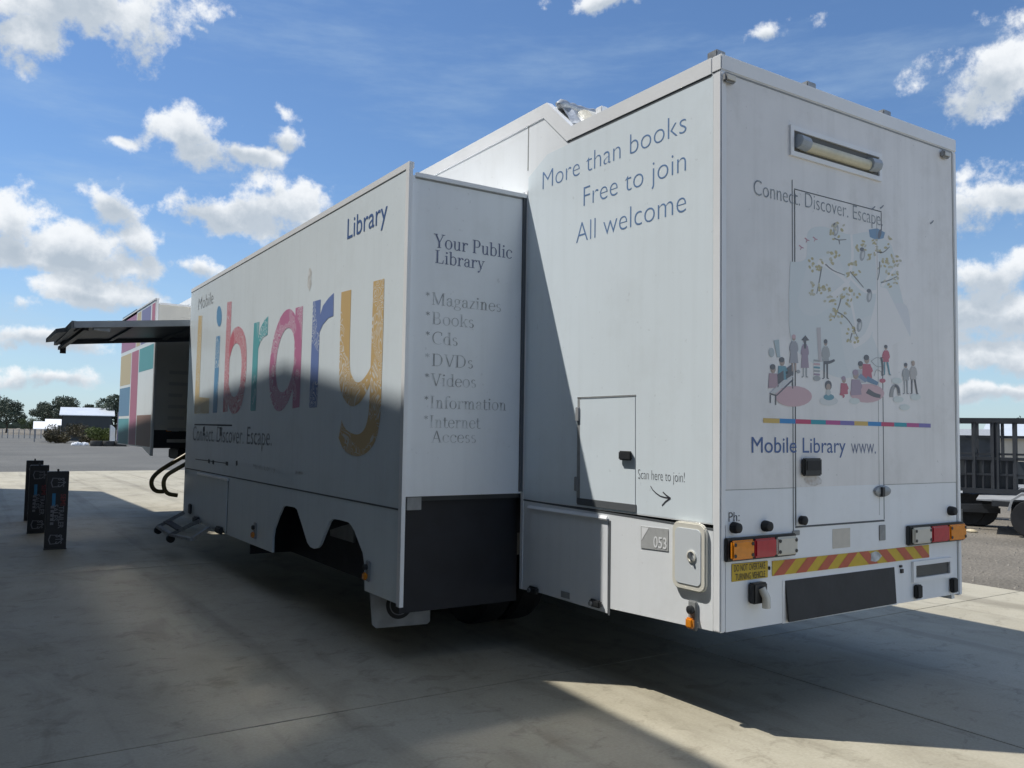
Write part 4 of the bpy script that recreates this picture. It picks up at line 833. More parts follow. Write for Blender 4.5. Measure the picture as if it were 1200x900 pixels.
# rear door
dl, dr = P_rear(932.3, 420).x, P_rear(1033.5, 420).x; dt = P_rear(933, 223).z; db = P_rear(932, 616).z
rd = bpy.data.objects.new('x', None); bpy.data.objects.remove(rd)
rd = MB().box((dl, -0.0018, db), (dr, -0.0010, dt)).build('rear_door', M_rearfilm, T, 0.0)
MB().box((dl, -0.0024, db), (dr, -0.0019, zfilm)).build('kick_panel', M_white, rd)
gl = P_rear(929, 420).x
mb = MB()
for x0, x1, z0, z1 in ((gl - 0.005, gl + 0.002, db - 0.03, dt + 0.06), (dl - 0.010, dl - 0.002, db, dt), (dr + 0.002, dr + 0.009, db, dt), (dl - 0.010, dr + 0.009, db - 0.014, db - 0.003), (dl - 0.010, dr + 0.009, dt + 0.002, dt + 0.008)):
    mb.box((x0, -0.0021, z0), (x1, -0.0009, z1))
mb.build('door_gap', M_seam, rw)
MB().box((dr - 0.05, -0.0027, db + 0.03), (dr - 0.046, -0.0017, dt - 0.03)).build('door_seal_line', M_slategrey, rd)
hd = rbox('door_handle', (942.5, 537), (963, 557.5), M_blackp, 0.030, rd, -0.006, 0.008)
rbox('handle_recess', (945, 540), (961, 551), M_black, 0.034, rd, -0.006, 0.002)
c = P_rear(1032.5, 575.5); lk = MB(); lk.ring((0, 0, 0), (0, -1, 0), [(0.0, 0), (0.092, 0.0), (0.085, 0.012), (0.05, 0.018), (0.0, 0.019)], 26)
for i, v in enumerate(lk.v): lk.v[i] = Vector((c.x + v.x, -0.0066 + v.y, c.z + v.z * 0.42))
lk.build('paddle_lock', M_galv, rd, smooth=True); rbox('lock_slot', (1033.5, 571), (1036.5, 582), M_blackp, 0.03, rd, -0.006, 0.001)
c = P_rear(938, 609.5); MB().ring((c.x, -0.006, c.z), (0, -1, 0), [(0.0, 0), (0.028, 0.0), (0.028, 0.03), (0.02, 0.036), (0, 0.036)], 16).build('door_stop', M_black, rd, smooth=True)
# film torn below the handle
c = P_rear(953, 563); MB().add([(c.x + 0.085 * math.cos(i * .698) * (1 + .2 * math.sin(5 * i)), -0.0029, c.z + 0.035 * math.sin(i * .698)) for i in range(9)], [tuple(range(9))]).build('torn_patch', mat('torn_film', (0.52, 0.47, 0.43), 0.7, vary=0.3, scale=30, col2=(0.68, 0.68, 0.68)), rd)
# recessed rear lamp
fq = [(924.5, 146.5), (1031.5, 187), (1031.5, 212), (925, 182)]
a, b, c_, d_ = rq(fq); lx0, lx1 = a.x, c_.x; lz1, lz0 = a.z, d_.z
lm = MB(); w = 0.03
for q in (((lx0, lz0), (lx1, lz0 + w)), ((lx0, lz1 - w), (lx1, lz1)), ((lx0, lz0 + w), (lx0 + w, lz1 - w)), ((lx1 - w, lz0 + w), (lx1, lz1 - w))): lm.box((q[0][0], -0.016, q[0][1]), (q[1][0], -0.0012, q[1][1]))
rl = lm.build('rear_lamp', M_trim, T)
MB().box((lx0 + w, -0.004, lz0 + w), (lx1 - w, -0.0012, lz1 - w)).build('lamp_tray', mat('lamp_tray_dark', (0.12, 0.12, 0.11), 0.6), rl)
zm = (lz0 + lz1) / 2
MB().tube([(lx0 + 0.10, -0.012, zm - 0.012), (lx1 - 0.10, -0.012, zm - 0.012)], 0.036, 14).build('lamp_tube', mat('frosted_tube', (0.70, 0.66, 0.50), 0.3, vary=0.1, scale=15), rl, smooth=True)
for x, dx in ((lx0 + 0.05, 0.10), (lx1 - 0.06, -0.10)):
    MB().tube([(x, -0.022, zm), (x + dx, -0.018, zm - 0.006)], [0.046, 0.048], 8).build('lamp_cap', mat('blue_grey_plastic', (0.40, 0.45, 0.50), 0.4, vary=0.1, scale=20), rl, 0.004)
for c in ((856.5, 91), (1109.5, 180.5)):
    p = onY(*c, -0.03); ml = MB().box((p.x - 0.045, -0.035, p.z - 0.027), (p.x + 0.045, -0.0012, p.z + 0.027)).build('marker_lamp', M_grey, T, 0.010)
    MB().box((p.x - 0.036, -0.039, p.z - 0.018), (p.x + 0.036, -0.0345, p.z + 0.014)).build('lens', M_clear, ml, 0.002)
for c in ((865.5, 619), (902, 617), (1119, 599)):
    p = onY(*c, -0.04); MB().ring((p.x, -0.0005, p.z), (0, -1, 0), [(0.0, 0), (0.033, 0.0), (0.033, 0.02), (0.028, 0.045), (0.018, 0.05), (0, 0.05)], 18).build('rubber_buffer', M_black, T, smooth=True)
# tail lamp clusters
def cluster(x0, x1, z0, z1, order, mx):
    tb = MB().box((x0, -0.030, z0), (x1, -0.0005, z1)).build('tail_lamp', M_blackp, T, 0.006)
    n = 3; w = (x1 - x0 - 0.03) / n
    for k in range(3):
        a = x0 + 0.018 + k * w
        ln = MB().box((a, -0.058, z0 + 0.012), (a + w - 0.006, -0.0305, z1 - 0.012)).build('lens', (M_amber, M_red, M_clear)[order[k]], tb, 0.010)
        if order[k] != 1:
            for sx in (0.02, w - 0.026):
                for sz in (z0 + 0.035, z1 - 0.035): MB().ring((a + sx, -0.0582, sz), (0, -1, 0), [(0.0, 0.003), (0.011, 0.003), (0.011, 0.0), ], 8).build('screw', M_blackp, tb)
a = onY(852, 646, -.03); b = onY(938.5, 642, -.06); zt_ = onY(852, 632, -.05).z; zb_ = onY(852, 660, -.05).z
cluster(a.x, b.x, zb_, zt_, (0, 1, 2), False)
a = onY(1066, 628, -.03); b2 = 2.503; zt_ = onY(1067, 617, -.05).z; zb_ = onY(1067, 640.5, -.05).z
cluster(a.x, b2, zb_, zt_, (2, 1, 0), True)
# overtaking plate
yp = rpanel('warning_plate', [(857, 660.8), (899.5, 657), (899.5, 676.5), (857, 682)], M_yellow, 0.004)
text('lettering', 'DO NOT OVERTAKE', 'rear', (859.5, 670.0), (896, 665.6), (859.5, 662.3), M_ink, yp, 0.0, off=0.0055)
text('lettering', 'TURNING VEHICLE', 'rear', (861, 680), (896, 674.8), (861.5, 672.5), M_ink, yp, 0.0, off=0.0055)
rbox('buffer', (900.8, 663.8), (903.2, 668), M_black, 0.008, T)
# red and yellow marker board, chevrons meeting in the middle
cx0, cx1 = P_rear(904.5, 665).x, P_rear(1088, 646).x; cz1 = (P_rear(904.5, 656.5).z + P_rear(1088, 639).z) / 2; cz0 = (P_rear(904.5, 676).z + P_rear(1088, 652).z) / 2
mbd = MB().box((cx0, -0.005, cz0), (cx1, -0.0005, cz1)).build('marker_board', M_yellow, T)
xm = P_rear(1005, 650).x; H = cz1 - cz0; sw_ = 0.10; sl_ = 0.11
def clipx(pts, lo, hi):
    def cut(pts, f, keep):
        out = []
        for i in range(len(pts)):
            p, q = pts[i], pts[(i + 1) % len(pts)]
            ip, iq = keep(p), keep(q)
            if ip: out.append(p)
            if ip != iq: t = (f - p[0]) / (q[0] - p[0]); out.append((f, p[1] + (q[1] - p[1]) * t))
        return out
    pts = cut(pts, lo, lambda p: p[0] >= lo - 1e-9)
    return cut(pts, hi, lambda p: p[0] <= hi + 1e-9) if pts else pts
k = 0
x = xm - 0.215
while x > cx0 - 0.3:
    q = clipx([(x, cz0), (x + sw_, cz0), (x + sw_ + sl_, cz1), (x + sl_, cz1)], cx0, xm)
    if len(q) > 2: MB().add([(a_, -0.0062, b_) for a_, b_ in q], [tuple(range(len(q)))]).build('red_stripe', M_redst, mbd)
    x -= 0.205
x = xm + 0.115
while x < cx1 + 0.3:
    q = clipx([(x, cz0), (x + sw_, cz0), (x + sw_ - sl_, cz1), (x - sl_, cz1)], xm, cx1)
    if len(q) > 2: MB().add([(a_, -0.0062, b_) for a_, b_ in q], [tuple(range(len(q)))]).build('red_stripe', M_redst, mbd)
    x += 0.205
p = P_rear(1025, 652); MB().add([(p.x + 0.07 * math.cos(i * .785) * (1 + .3 * math.sin(4.3 * i)), -0.0072, p.z + 0.035 * math.sin(i * .785)) for i in range(8)], [tuple(range(8))]).build('peeled_patch', M_fadegrey, mbd)
# lower tail: trailer plug, rubber board, vent, catches, stickers
pb = rbox('plug_socket', (882.5, 684), (898.5, 706), M_blackp, 0.05, T, 0.0, 0.008)
p = onY(894, 700, -.06); MB().tube([(p.x, -0.05, p.z + 0.05), (p.x + 0.01, -0.075, p.z), (p.x + 0.012, -0.075, p.z - 0.06)], 0.024, 10).build('plug', M_clear, pb, smooth=True)
P = rq([(916.5, 680.5), (1050, 665.5), (1050, 711.5), (917.5, 731)])
MB().prism([(P[0].x, -0.003, P[0].z), (P[1].x, -0.003, P[0].z), (P[1].x, -0.003, ZB - 0.004), (P[0].x, -0.003, ZB - 0.004)], (0, 0.0025, 0)).build('recess_edge', M_trim, T)
x0_, x1_ = P_rear(919.5, 690).x, P_rear(1047.5, 680).x; zt_ = P_rear(919, 680.5).z
MB().prism([(x0_, -0.006, zt_), (x1_, -0.006, zt_), (x1_ - 0.015, -0.030, ZB + 0.012), (x0_ + 0.005, -0.030, ZB + 0.006)], (0, 0.012, 0)).build('rubber_board', mat('dark_rubber_board', (0.022, 0.024, 0.028), 0.55, vary=0.3, scale=5, bump=0.1, bscale=18), T, 0.002)
v0, v1 = P_rear(1068, 670), P_rear(1113.5, 664); vt = P_rear(1068, 658).z; vb = P_rear(1068, 682.5).z
vf = MB()
for q in (((v0.x, vb), (v1.x, vb + .03)), ((v0.x, vt - .03), (v1.x, vt)), ((v0.x, vb + .03), (v0.x + .03, vt - .03)), ((v1.x - .03, vb + .03), (v1.x, vt - .03))): vf.box((q[0][0], -0.018, q[0][1]), (q[1][0], -0.0005, q[1][1]))
vn = vf.build('vent', M_trim, T)
box('vent_well', (v0.x + .03, -0.003, vb + .03), (v1.x - .03, -0.0006, vt - .03), M_blackp, vn)
ms = MB(); k = 0
for i in range(-6, 22):
    for sgn in (1, -1):
        x = v0.x + i * 0.026; q = clipx([(x, vb + .03), (x + 0.003, vb + .03), (x + 0.003 + sgn * (vt - vb - .06), vt - .03), (x + sgn * (vt - vb - .06), vt - .03)], v0.x + .03, v1.x - .03)
        if len(q) > 2: ms.add([(a_, -0.006 - (0.002 if sgn > 0 else 0), b_) for a_, b_ in q], [tuple(range(len(q)))])
ms.build('vent_mesh', M_galv, vn)
for c0, c1 in (((1074.5, 686), (1081, 701)), ((1116.5, 678), (1122.5, 694))): rbox('rubber_catch', c0, c1, M_black, 0.035, T, 0.0, 0.008)
for c0, c1 in (((1055, 662.5), (1057.5, 665)), ((1056, 667), (1059, 671.5))): rbox('bolt', c0, c1, M_blackp, 0.012, T, 0.0, 0.002)
P = rq([(975.5, 620), (996, 618.5), (996, 641), (975.5, 643)]); MB().prism([(q.x, -0.002, q.z) for q in P], (0, 0.0015, 0)).build('faded_sticker', mat('beige_sticker', (0.60, 0.56, 0.49), 0.6, vary=0.06, scale=20), T)
rbox('grey_bracket', (1030.5, 615.5), (1038, 633), M_slategrey, 0.006, T); rbox('grey_bracket', (929, 622), (937.5, 627), M_slategrey, 0.006, T)
# writing on the rear
text('lettering', 'Connect. Discover. Escape.', 'rear', (883, 228), (1034, 263.5), (883, 210), M_darkfade, rw, -0.012, off=0.0030)
text('lettering', 'Mobile Library', 'rear', (880.5, 530.5), (990.5, 531.8), (880.5, 512), M_blueink, rw, 0.0, off=0.0030)
text('lettering', 'www.', 'rear', (997, 531.7), (1026, 532), (997, 513.5), M_headblue, rw, -0.010, off=0.0030)
text('lettering', 'Ph:', 'rear', (853.7, 611.5), (866.3, 610), (853.7, 600.5), M_ink, rw, -0.008, off=0.0022)
# colour bar
bz0 = (P_rear(894, 494).z + P_rear(1090, 502.3).z) / 2; bz1 = (P_rear(894, 489).z + P_rear(1090, 497.3).z) / 2
bx0, bx1 = P_rear(894, 491).x, P_rear(1090.3, 500).x
cb = MB(); cols = [(0.62, 0.44, 0.14), (0.05, 0.26, 0.56), (0.52, 0.08, 0.17), (0.04, 0.32, 0.40), (0.46, 0.10, 0.28), (0.20, 0.18, 0.44)] * 2
for i, c in enumerate(cols):
    w = (bx1 - bx0) / 12; cb.add([(bx0 + i * w, -0.0030, bz0), (bx0 + (i + 1) * w, -0.0030, bz0), (bx0 + (i + 1) * w, -0.0030, bz1), (bx0 + i * w, -0.0030, bz1)], [(0, 1, 2, 3)], c)
cb.build('colour_bar', M_print, rw)

# ---- mural print on the rear: a washed-out tree, branches with yellow leaves, small birds, readers on the ground
m7 = lambda x, y: (860 + x / 3.4615, 220 + y / 3.4615)
m5 = lambda x, y: (880 + x / 5.4545, 360 + y / 5.4545)
class Print:
    def __init__(s, off): s.mb = MB(); s.off = off; s.k = 0
    def poly(s, cv, pts, c):
        from mathutils.geometry import tessellate_polygon
        s.k += 1; P = [P_rear(*cv(*p)) + Vector((0, -s.off - 0.000012 * (s.k % 70), 0)) for p in pts]
        s.mb.add(P, [tuple(t) for t in tessellate_polygon([P])], tuple(q * 0.86 + 0.14 * 0.74 for q in c) if max(c) < 0.55 else c)
    def oval(s, cv, x, y, rx, ry, c, rot=0.0, n=12):
        s.poly(cv, [(x + rx * math.cos(a) * math.cos(rot) - ry * math.sin(a) * math.sin(rot), y + rx * math.cos(a) * math.sin(rot) + ry * math.sin(a) * math.cos(rot)) for a in [2 * math.pi * i / n for i in range(n)]], c)
    def stroke(s, cv, pts, w0, w1, c):
        pts = crm(pts, 3) if len(pts) > 2 else pts; n = len(pts); L_, R_ = [], []
        for i, (x, y) in enumerate(pts):
            ax, ay = pts[max(i - 1, 0)]; bx, by = pts[min(i + 1, n - 1)]; dx, dy = bx - ax, by - ay; l = math.hypot(dx, dy) or 1; w = (w0 + (w1 - w0) * i / (n - 1)) / 2
            L_.append((x - dy / l * w, y + dx / l * w)); R_.append((x + dy / l * w, y - dx / l * w))
        s.poly(cv, L_ + R_[::-1], c)
rm = random.Random(21)
def wob(pts, a=6): return [(x + rm.uniform(-a, a), y + rm.uniform(-a, a)) for x, y in crm(pts, 6)]
W = Print(0.0023)
wash, wash2, wash3, bare = (0.685, 0.73, 0.74), (0.715, 0.747, 0.754), (0.70, 0.715, 0.74), (0.805, 0.80, 0.795)
W.poly(m7, wob([(228, 300), (290, 288), (300, 180), (350, 158), (420, 175), (470, 190), (540, 180), (600, 200), (640, 240), (655, 330), (690, 480), (715, 600), (680, 560), (640, 480), (630, 640), (600, 720), (520, 760), (420, 770), (330, 720), (240, 640), (222, 500), (228, 300)], 1.2), wash)
W.poly(m7, wob([(300, 300), (420, 280), (440, 420), (330, 520), (260, 470), (300, 300)], 1.5), wash2)
W.poly(m7, wob([(640, 470), (700, 480), (715, 590), (690, 560), (640, 470)], 1), wash3)
W.poly(m7, wob([(430, 560), (600, 520), (600, 690), (470, 750), (430, 560)], 1.5), wash2)
for pts, w0, w1 in (([(480, 640), (540, 600), (575, 500), (585, 420), (580, 300), (572, 200)], 30, 8), ([(500, 590), (470, 440), (455, 380), (380, 320), (340, 300)], 8, 18), ([(465, 370), (480, 280), (475, 190)], 14, 8), ([(400, 440), (455, 390), (470, 360)], 26, 10), ([(590, 420), (530, 420), (465, 360)], 16, 8), ([(600, 400), (650, 330), (690, 300)], 12, 6)):
    W.stroke(m7, pts, w0, w1, bare)
W.poly(m7, [(590, 400), (620, 410), (712, 600), (640, 640), (600, 700), (560, 600)], bare)
twig, leaf, leaf2 = (0.16, 0.17, 0.17), (0.46, 0.40, 0.20), (0.52, 0.50, 0.38)
for pts in ([(355, 320), (345, 380), (335, 430)], [(370, 310), (400, 335), (450, 355)], [(470, 340), (500, 375), (525, 405)], [(410, 500), (445, 520), (475, 555), (500, 605)], [(435, 440), (425, 480), (405, 530)], [(595, 385), (630, 375), (660, 360)], [(580, 260), (605, 262), (630, 240)], [(405, 205), (425, 212), (455, 210)], [(425, 212), (428, 230)], [(590, 300), (588, 345), (582, 375)], [(478, 590), (470, 620)]):
    W.stroke(m7, pts, 6, 3, twig)
for cx_, cy_, n, r in ((420, 180, 16, 42), (330, 310, 14, 32), (325, 410, 12, 26), (385, 425, 14, 34), (400, 280, 12, 30), (480, 330, 14, 34), (470, 440, 18, 40), (420, 520, 14, 34), (480, 600, 18, 34), (600, 230, 14, 44), (640, 300, 16, 38), (640, 370, 12, 34), (545, 270, 8, 26), (395, 470, 12, 30), (520, 240, 8, 24), (610, 320, 8, 26)):
    for _ in range(n):
        a = rm.random() * 6.28; d = r * math.sqrt(rm.random()); W.oval(m7, cx_ + d * math.cos(a), cy_ + d * math.sin(a), rm.uniform(5, 9.5), rm.uniform(3.5, 6), leaf if rm.random() < 0.62 else leaf2, rm.random() * 3.1, 7)
W.poly(m7, [(546, 170), (580, 165), (612, 182), (606, 205), (575, 212), (550, 200)], (0.13, 0.27, 0.44)); W.oval(m7, 590, 188, 7, 20, (0.10, 0.12, 0.16), 0.2)
for x, y in ((412, 172), (520, 272), (508, 560), (548, 440)):
    W.oval(m7, x, y, 11, 26, (0.34, 0.36, 0.38), 0.15); W.oval(m7, x - 2, y - 22, 9, 8, (0.10, 0.11, 0.13)); W.oval(m7, x + 2, y + 2, 5, 14, (0.62, 0.63, 0.63), 0.15)
for x, y in ((295, 212), (328, 208), (272, 242)):
    W.stroke(m7, [(x - 9, y - 8), (x, y), (x - 4, y + 10)], 5, 3, (0.50, 0.22, 0.28)); W.stroke(m7, [(x, y), (x + 10, y + 3)], 5, 3, (0.50, 0.22, 0.28))
for x, y in ((566, 82), (600, 78), (803, 140)): W.stroke(m7, [(x - 8, y + 6), (x, y), (x + 6, y - 7)], 7, 3, (0.12, 0.15, 0.18))
W.mb.build('mural_tree', M_print, rw)
F = Print(0.0033); skin, dark, grey_, teal_, red_, mauve, pinkw, denim = (0.40, 0.30, 0.25), (0.07, 0.08, 0.10), (0.36, 0.38, 0.39), (0.10, 0.30, 0.38), (0.50, 0.10, 0.16), (0.36, 0.27, 0.36), (0.62, 0.44, 0.47), (0.10, 0.22, 0.36)
F.oval(m5, 270, 570, 118, 66, pinkw, 0.0, 20); F.oval(m5, 740, 550, 110, 60, pinkw, 0.0, 20); F.oval(m5, 495, 600, 60, 30, (0.67, 0.69, 0.69))
for x, y in ((660, 600), (940, 590), (980, 640), (1050, 575), (930, 470)): F.oval(m5, x, y, 34, 20, (0.66, 0.715, 0.70))
F.stroke(m5, [(160, 210), (175, 320)], 34, 20, (0.46, 0.55, 0.58)); F.oval(m5, 130, 290, 18, 30, (0.48, 0.54, 0.55)); F.stroke(m5, [(430, 130), (440, 350)], 26, 20, (0.55, 0.52, 0.53))
# desk and seated readers
F.poly(m5, [(118, 548), (160, 552), (272, 440), (232, 440)], (0.60, 0.61, 0.62))
for pts in ([(118, 552), (160, 565), (268, 462)], [(122, 560), (122, 612)], [(156, 565), (156, 625)], [(264, 465), (264, 520)]): F.stroke(m5, pts if len(pts) == 2 else [pts[0], pts[1]], 7, 7, dark) if len(pts) == 2 else [F.stroke(m5, [pts[i], pts[i + 1]], 8, 8, dark) for i in range(2)]
for pts in ([(165, 430), (205, 405), (208, 465), (168, 495)], [(218, 395), (268, 360), (270, 430), (222, 460)]): F.poly(m5, pts, dark)
def fig(x, y, h, body, leg, hair, w=1.0, skirt=False, pose=0):
    """standing print figure, feet at (x, y), h pixels high"""
    F.stroke(m5, [(x - 9 * w, y - h * .45), (x - 9 * w, y)], 9 * w, 6 * w, leg); F.stroke(m5, [(x + 9 * w, y - h * .45), (x + (26 if pose else 10) * w, y)], 11 * w, 8 * w, leg)
    bw = 26 * w if skirt else 20 * w
    F.poly(m5, [(x - 13 * w, y - h * .80), (x + 13 * w, y - h * .80), (x + bw, y - h * (.22 if skirt else .42)), (x - bw, y - h * (.22 if skirt else .42))], body)
    F.stroke(m5, [(x - 14 * w, y - h * .76), (x - 22 * w, y - h * .58), (x - 8 * w, y - h * .50)], 9 * w, 7 * w, body); F.stroke(m5, [(x + 14 * w, y - h * .76), (x + 22 * w, y - h * .58), (x + 10 * w, y - h * .50)], 9 * w, 7 * w, body)
    F.oval(m5, x, y - h * .89, 10 * w, h * .075, skin); F.oval(m5, x - 1, y - h * .925, 11.5 * w, h * .058, hair); F.stroke(m5, [(x - 12 * w, y), (x - 22 * w, y + 2)], 6 * w, 4 * w, dark); F.stroke(m5, [(x + (24 if pose else 8) * w, y), (x + (36 if pose else 20) * w, y + 2)], 6 * w, 4 * w, dark)
fig(272, 410, 240, (0.33, 0.34, 0.38), skin, pinkw, 1.1, True)
fig(342, 445, 260, (0.34, 0.26, 0.34), grey_, dark, 1.0, True); F.poly(m5, [(320, 210), (345, 180), (370, 212), (350, 215), (350, 265), (336, 265), (336, 215)], dark)
fig(475, 455, 255, grey_, dark, dark, 1.05); F.stroke(m5, [(462, 355), (500, 352), (532, 338)], 22, 14, dark)
for k in range(5): F.stroke(m5, [(398, 340 + 22 * k), (438, 344 + 22 * k)], 12, 12, (grey_, pinkw, teal_, grey_, mauve)[k])
F.oval(m5, 418, 455, 24, 18, grey_)
fig(860, 432, 195, red_, teal_, dark, 0.95, False, 1); fig(1035, 552, 215, (0.44, 0.43, 0.42), dark, (0.48, 0.44, 0.36), 0.95, False, 1); fig(988, 552, 200, grey_, grey_, dark, 0.95)
for x, y, b, hr, s in ((140, 500, (0.42, 0.28, 0.33), dark, 1.3), (198, 450, teal_, dark, 1.25), (700, 470, (0.45, 0.47, 0.50), dark, 1.2), (738, 440, red_, dark, 1.3), (592, 545, red_, mauve, 1.0), (668, 545, mauve, mauve, 1.4)):
    F.poly(m5, [(x - 20 * s, y - 60 * s), (x + 18 * s, y - 58 * s), (x + 26 * s, y + 10 * s), (x - 24 * s, y + 14 * s)], b); F.oval(m5, x, y - 80 * s, 12 * s, 20 * s, skin); F.oval(m5, x - 3, y - 91 * s, 13.5 * s, 14 * s, hr); F.stroke(m5, [(x + 14 * s, y - 50 * s), (x + 26 * s, y - 26 * s), (x + 12 * s, y - 14 * s)], 9 * s, 6 * s, b)
F.oval(m5, 492, 500, 22, 32, dark); F.oval(m5, 492, 510, 14, 22, skin); F.oval(m5, 495, 575, 34, 20, teal_); F.oval(m5, 492, 545, 16, 20, (0.55, 0.58, 0.58))
F.stroke(m5, [(735, 455), (775, 475), (808, 490)], 36, 22, denim); F.stroke(m5, [(690, 435), (720, 460), (735, 475)], 30, 20, (0.20, 0.28, 0.42)); F.stroke(m5, [(740, 535), (785, 560), (825, 570)], 34, 22, dark); F.stroke(m5, [(565, 555), (592, 565), (585, 578)], 12, 8, red_)
F.stroke(m5, [(895, 575), (900, 530), (920, 500), (940, 520), (945, 565)], 24, 16, (0.30, 0.31, 0.31)); F.stroke(m5, [(915, 500), (938, 515), (944, 550)], 16, 12, dark)
for pts in ([(765, 345), (800, 322), (830, 330)], [(765, 345), (800, 378), (832, 380)], [(785, 440), (800, 400), (840, 420)]): F.stroke(m5, pts, 4, 4, grey_)
F.oval(m5, 838, 470, 20, 14, red_); F.stroke(m5, [(830, 320), (838, 380), (836, 440)], 14, 8, dark); F.oval(m5, 300, 412, 12, 12, grey_)
F.mb.build('mural_figures', M_print, rw)

# ================================================================== sign bollards by the shed
def shield(cx, cz, s, rot):
    pts = [(-0.55, 0.62), (0, 0.80), (0.55, 0.62), (0.50, -0.15), (0, -0.78), (-0.50, -0.15)]
    c, n = math.cos(rot), math.sin(rot); return [(cx + s * (x * c - y * n), cz + s * (x * n + y * c)) for x, y in pts]
def sign_bollard(loc, label, flip):
    g_ = thing('sign_bollard', label, 'sign', loc, 'black sign bollards in a row on the concrete')
    L0 = Vector(loc)
    MB().box(L0 + Vector((-0.130, 0, 0.0)), L0 + Vector((0.130, 0.10, 1.045))).build('sleeve', M_signblack, g_, 0.006)
    MB().box(L0 + Vector((-0.012, 0.04, 1.04)), L0 + Vector((0.012, 0.065, 1.075))).build('handle_tab', M_signblack, g_)
    MB().box(L0 + Vector((-0.137, -0.012, 0.0)), L0 + Vector((0.137, 0.112, 0.015))).build('base_plate', M_blackp, g_, 0.004)
    for cz_ in (0.895, 0.135):
        P1 = shield(0.005, cz_, 0.118, R(90)); P2 = shield(0.005, cz_, 0.100, R(90)); mb = MB()
        mb.add([L0 + Vector((x, -0.0012, z)) for x, z in P1 + P2], [(i, (i + 1) % 6, 6 + (i + 1) % 6, 6 + i) for i in range(6)]); mb.build('shield_emblem', M_signwhite, g_)
        rtext('STS', (0.0, cz_ + 0.062), 0.075, 0.125, M_signwhite, g_, L0)
    z0 = 0.74
    cols = (('SEMI', 0.100, 0.74, 0.060, 0.155, M_signred), ('TRAILER', 0.085, 0.58, 0.062, 0.30, M_signwhite), ('SALES', 0.015, 0.60, 0.062, 0.22, M_signwhite))
    for t, x, z, hgt, wid, m in cols: rtext(t, (x - hgt, z if not flip else z), hgt, wid, m, g_, L0)
    MB().add([L0 + Vector((-0.062, -0.0012, 0.58)), L0 + Vector((-0.022, -0.0012, 0.58)), L0 + Vector((-0.022, -0.0012, 0.75)), L0 + Vector((-0.062, -0.0012, 0.75))], [(0, 1, 2, 3)]).build('blue_bar', M_signblue, g_)
    for k in range(5): MB().add([L0 + Vector((-0.075, -0.0012, 0.55 - k * .055)), L0 + Vector((-0.035, -0.0012, 0.55 - k * .055)), L0 + Vector((-0.035, -0.0012, 0.585 - k * .055)), L0 + Vector((-0.075, -0.0012, 0.585 - k * .055))], [(0, 1, 2, 3)]).build('white_bar', M_signwhite, g_)
    return g_
def rtext(t, at, hgt, wid, m, parent, L0):      # reads from top to bottom, letters lying on their side
    vs, fs = glyph_mesh(t, 0.02); x0 = min(v.x for v in vs); x1 = max(v.x for v in vs); ch = cap_height(0.02)
    MB().add([L0 + Vector((at[0] + v.y / ch * hgt, -0.0014, at[1] - (v.x - x0) / (x1 - x0) * wid)) for v in vs], fs).build('lettering', m, parent)
for px, lab, fl in (((64.5, 644), 'black sign bollard with white shields, in the row nearest the folding steps', 0), ((43, 625), 'middle of three black sign bollards, overlapped on both sides by its neighbours', 1), ((38, 610), 'black sign bollard at the end of the row nearest the gravel yard', 0)):
    p = onZ(*px); sign_bollard((p.x, p.y, 0), lab, fl)

# ================================================================== trees and shrubs
M_bark = mat('bark', (0.10, 0.08, 0.06), 0.9, vary=0.4, scale=4)
def leaf_mat(name, c1, c2):
    m = mat(name, c1, 0.6, vary=0.3, scale=0.7, col2=c2, spec=0.3); return m
LM = [leaf_mat('gum_leaf', (0.085, 0.11, 0.075), (0.045, 0.06, 0.043)), leaf_mat('green_leaf', (0.075, 0.105, 0.035), (0.035, 0.055, 0.02)), leaf_mat('brown_leaf', (0.115, 0.095, 0.05), (0.055, 0.05, 0.03)), leaf_mat('bright_leaf', (0.13, 0.16, 0.04), (0.06, 0.085, 0.025))]
def crown(rs, blobs, n, size):
    mb = MB()
    tot = sum(b[3] * b[3] for b in blobs)
    for bx, by, bz, br in blobs:
        for _ in range(int(n * br * br / tot)):
            d = Vector((rs.gauss(0, 1), rs.gauss(0, 1), rs.gauss(0, 1))).normalized() * br * rs.uniform(0.55, 1.08); d.z *= 0.8
            p = Vector((bx, by, bz)) + d; s = size * rs.uniform(0.5, 1.2)
            u = Vector((rs.gauss(0, 1), rs.gauss(0, 1), rs.gauss(0, .6))).normalized(); w = u.orthogonal().normalized(); w = Matrix.Rotation(rs.random() * 6.28, 3, u) @ w
            q = u.cross(w); mb.add([p - w * s, p + q * s * .45, p + w * s, p - q * s * .45], [(0, 1, 2, 3)])
    return mb
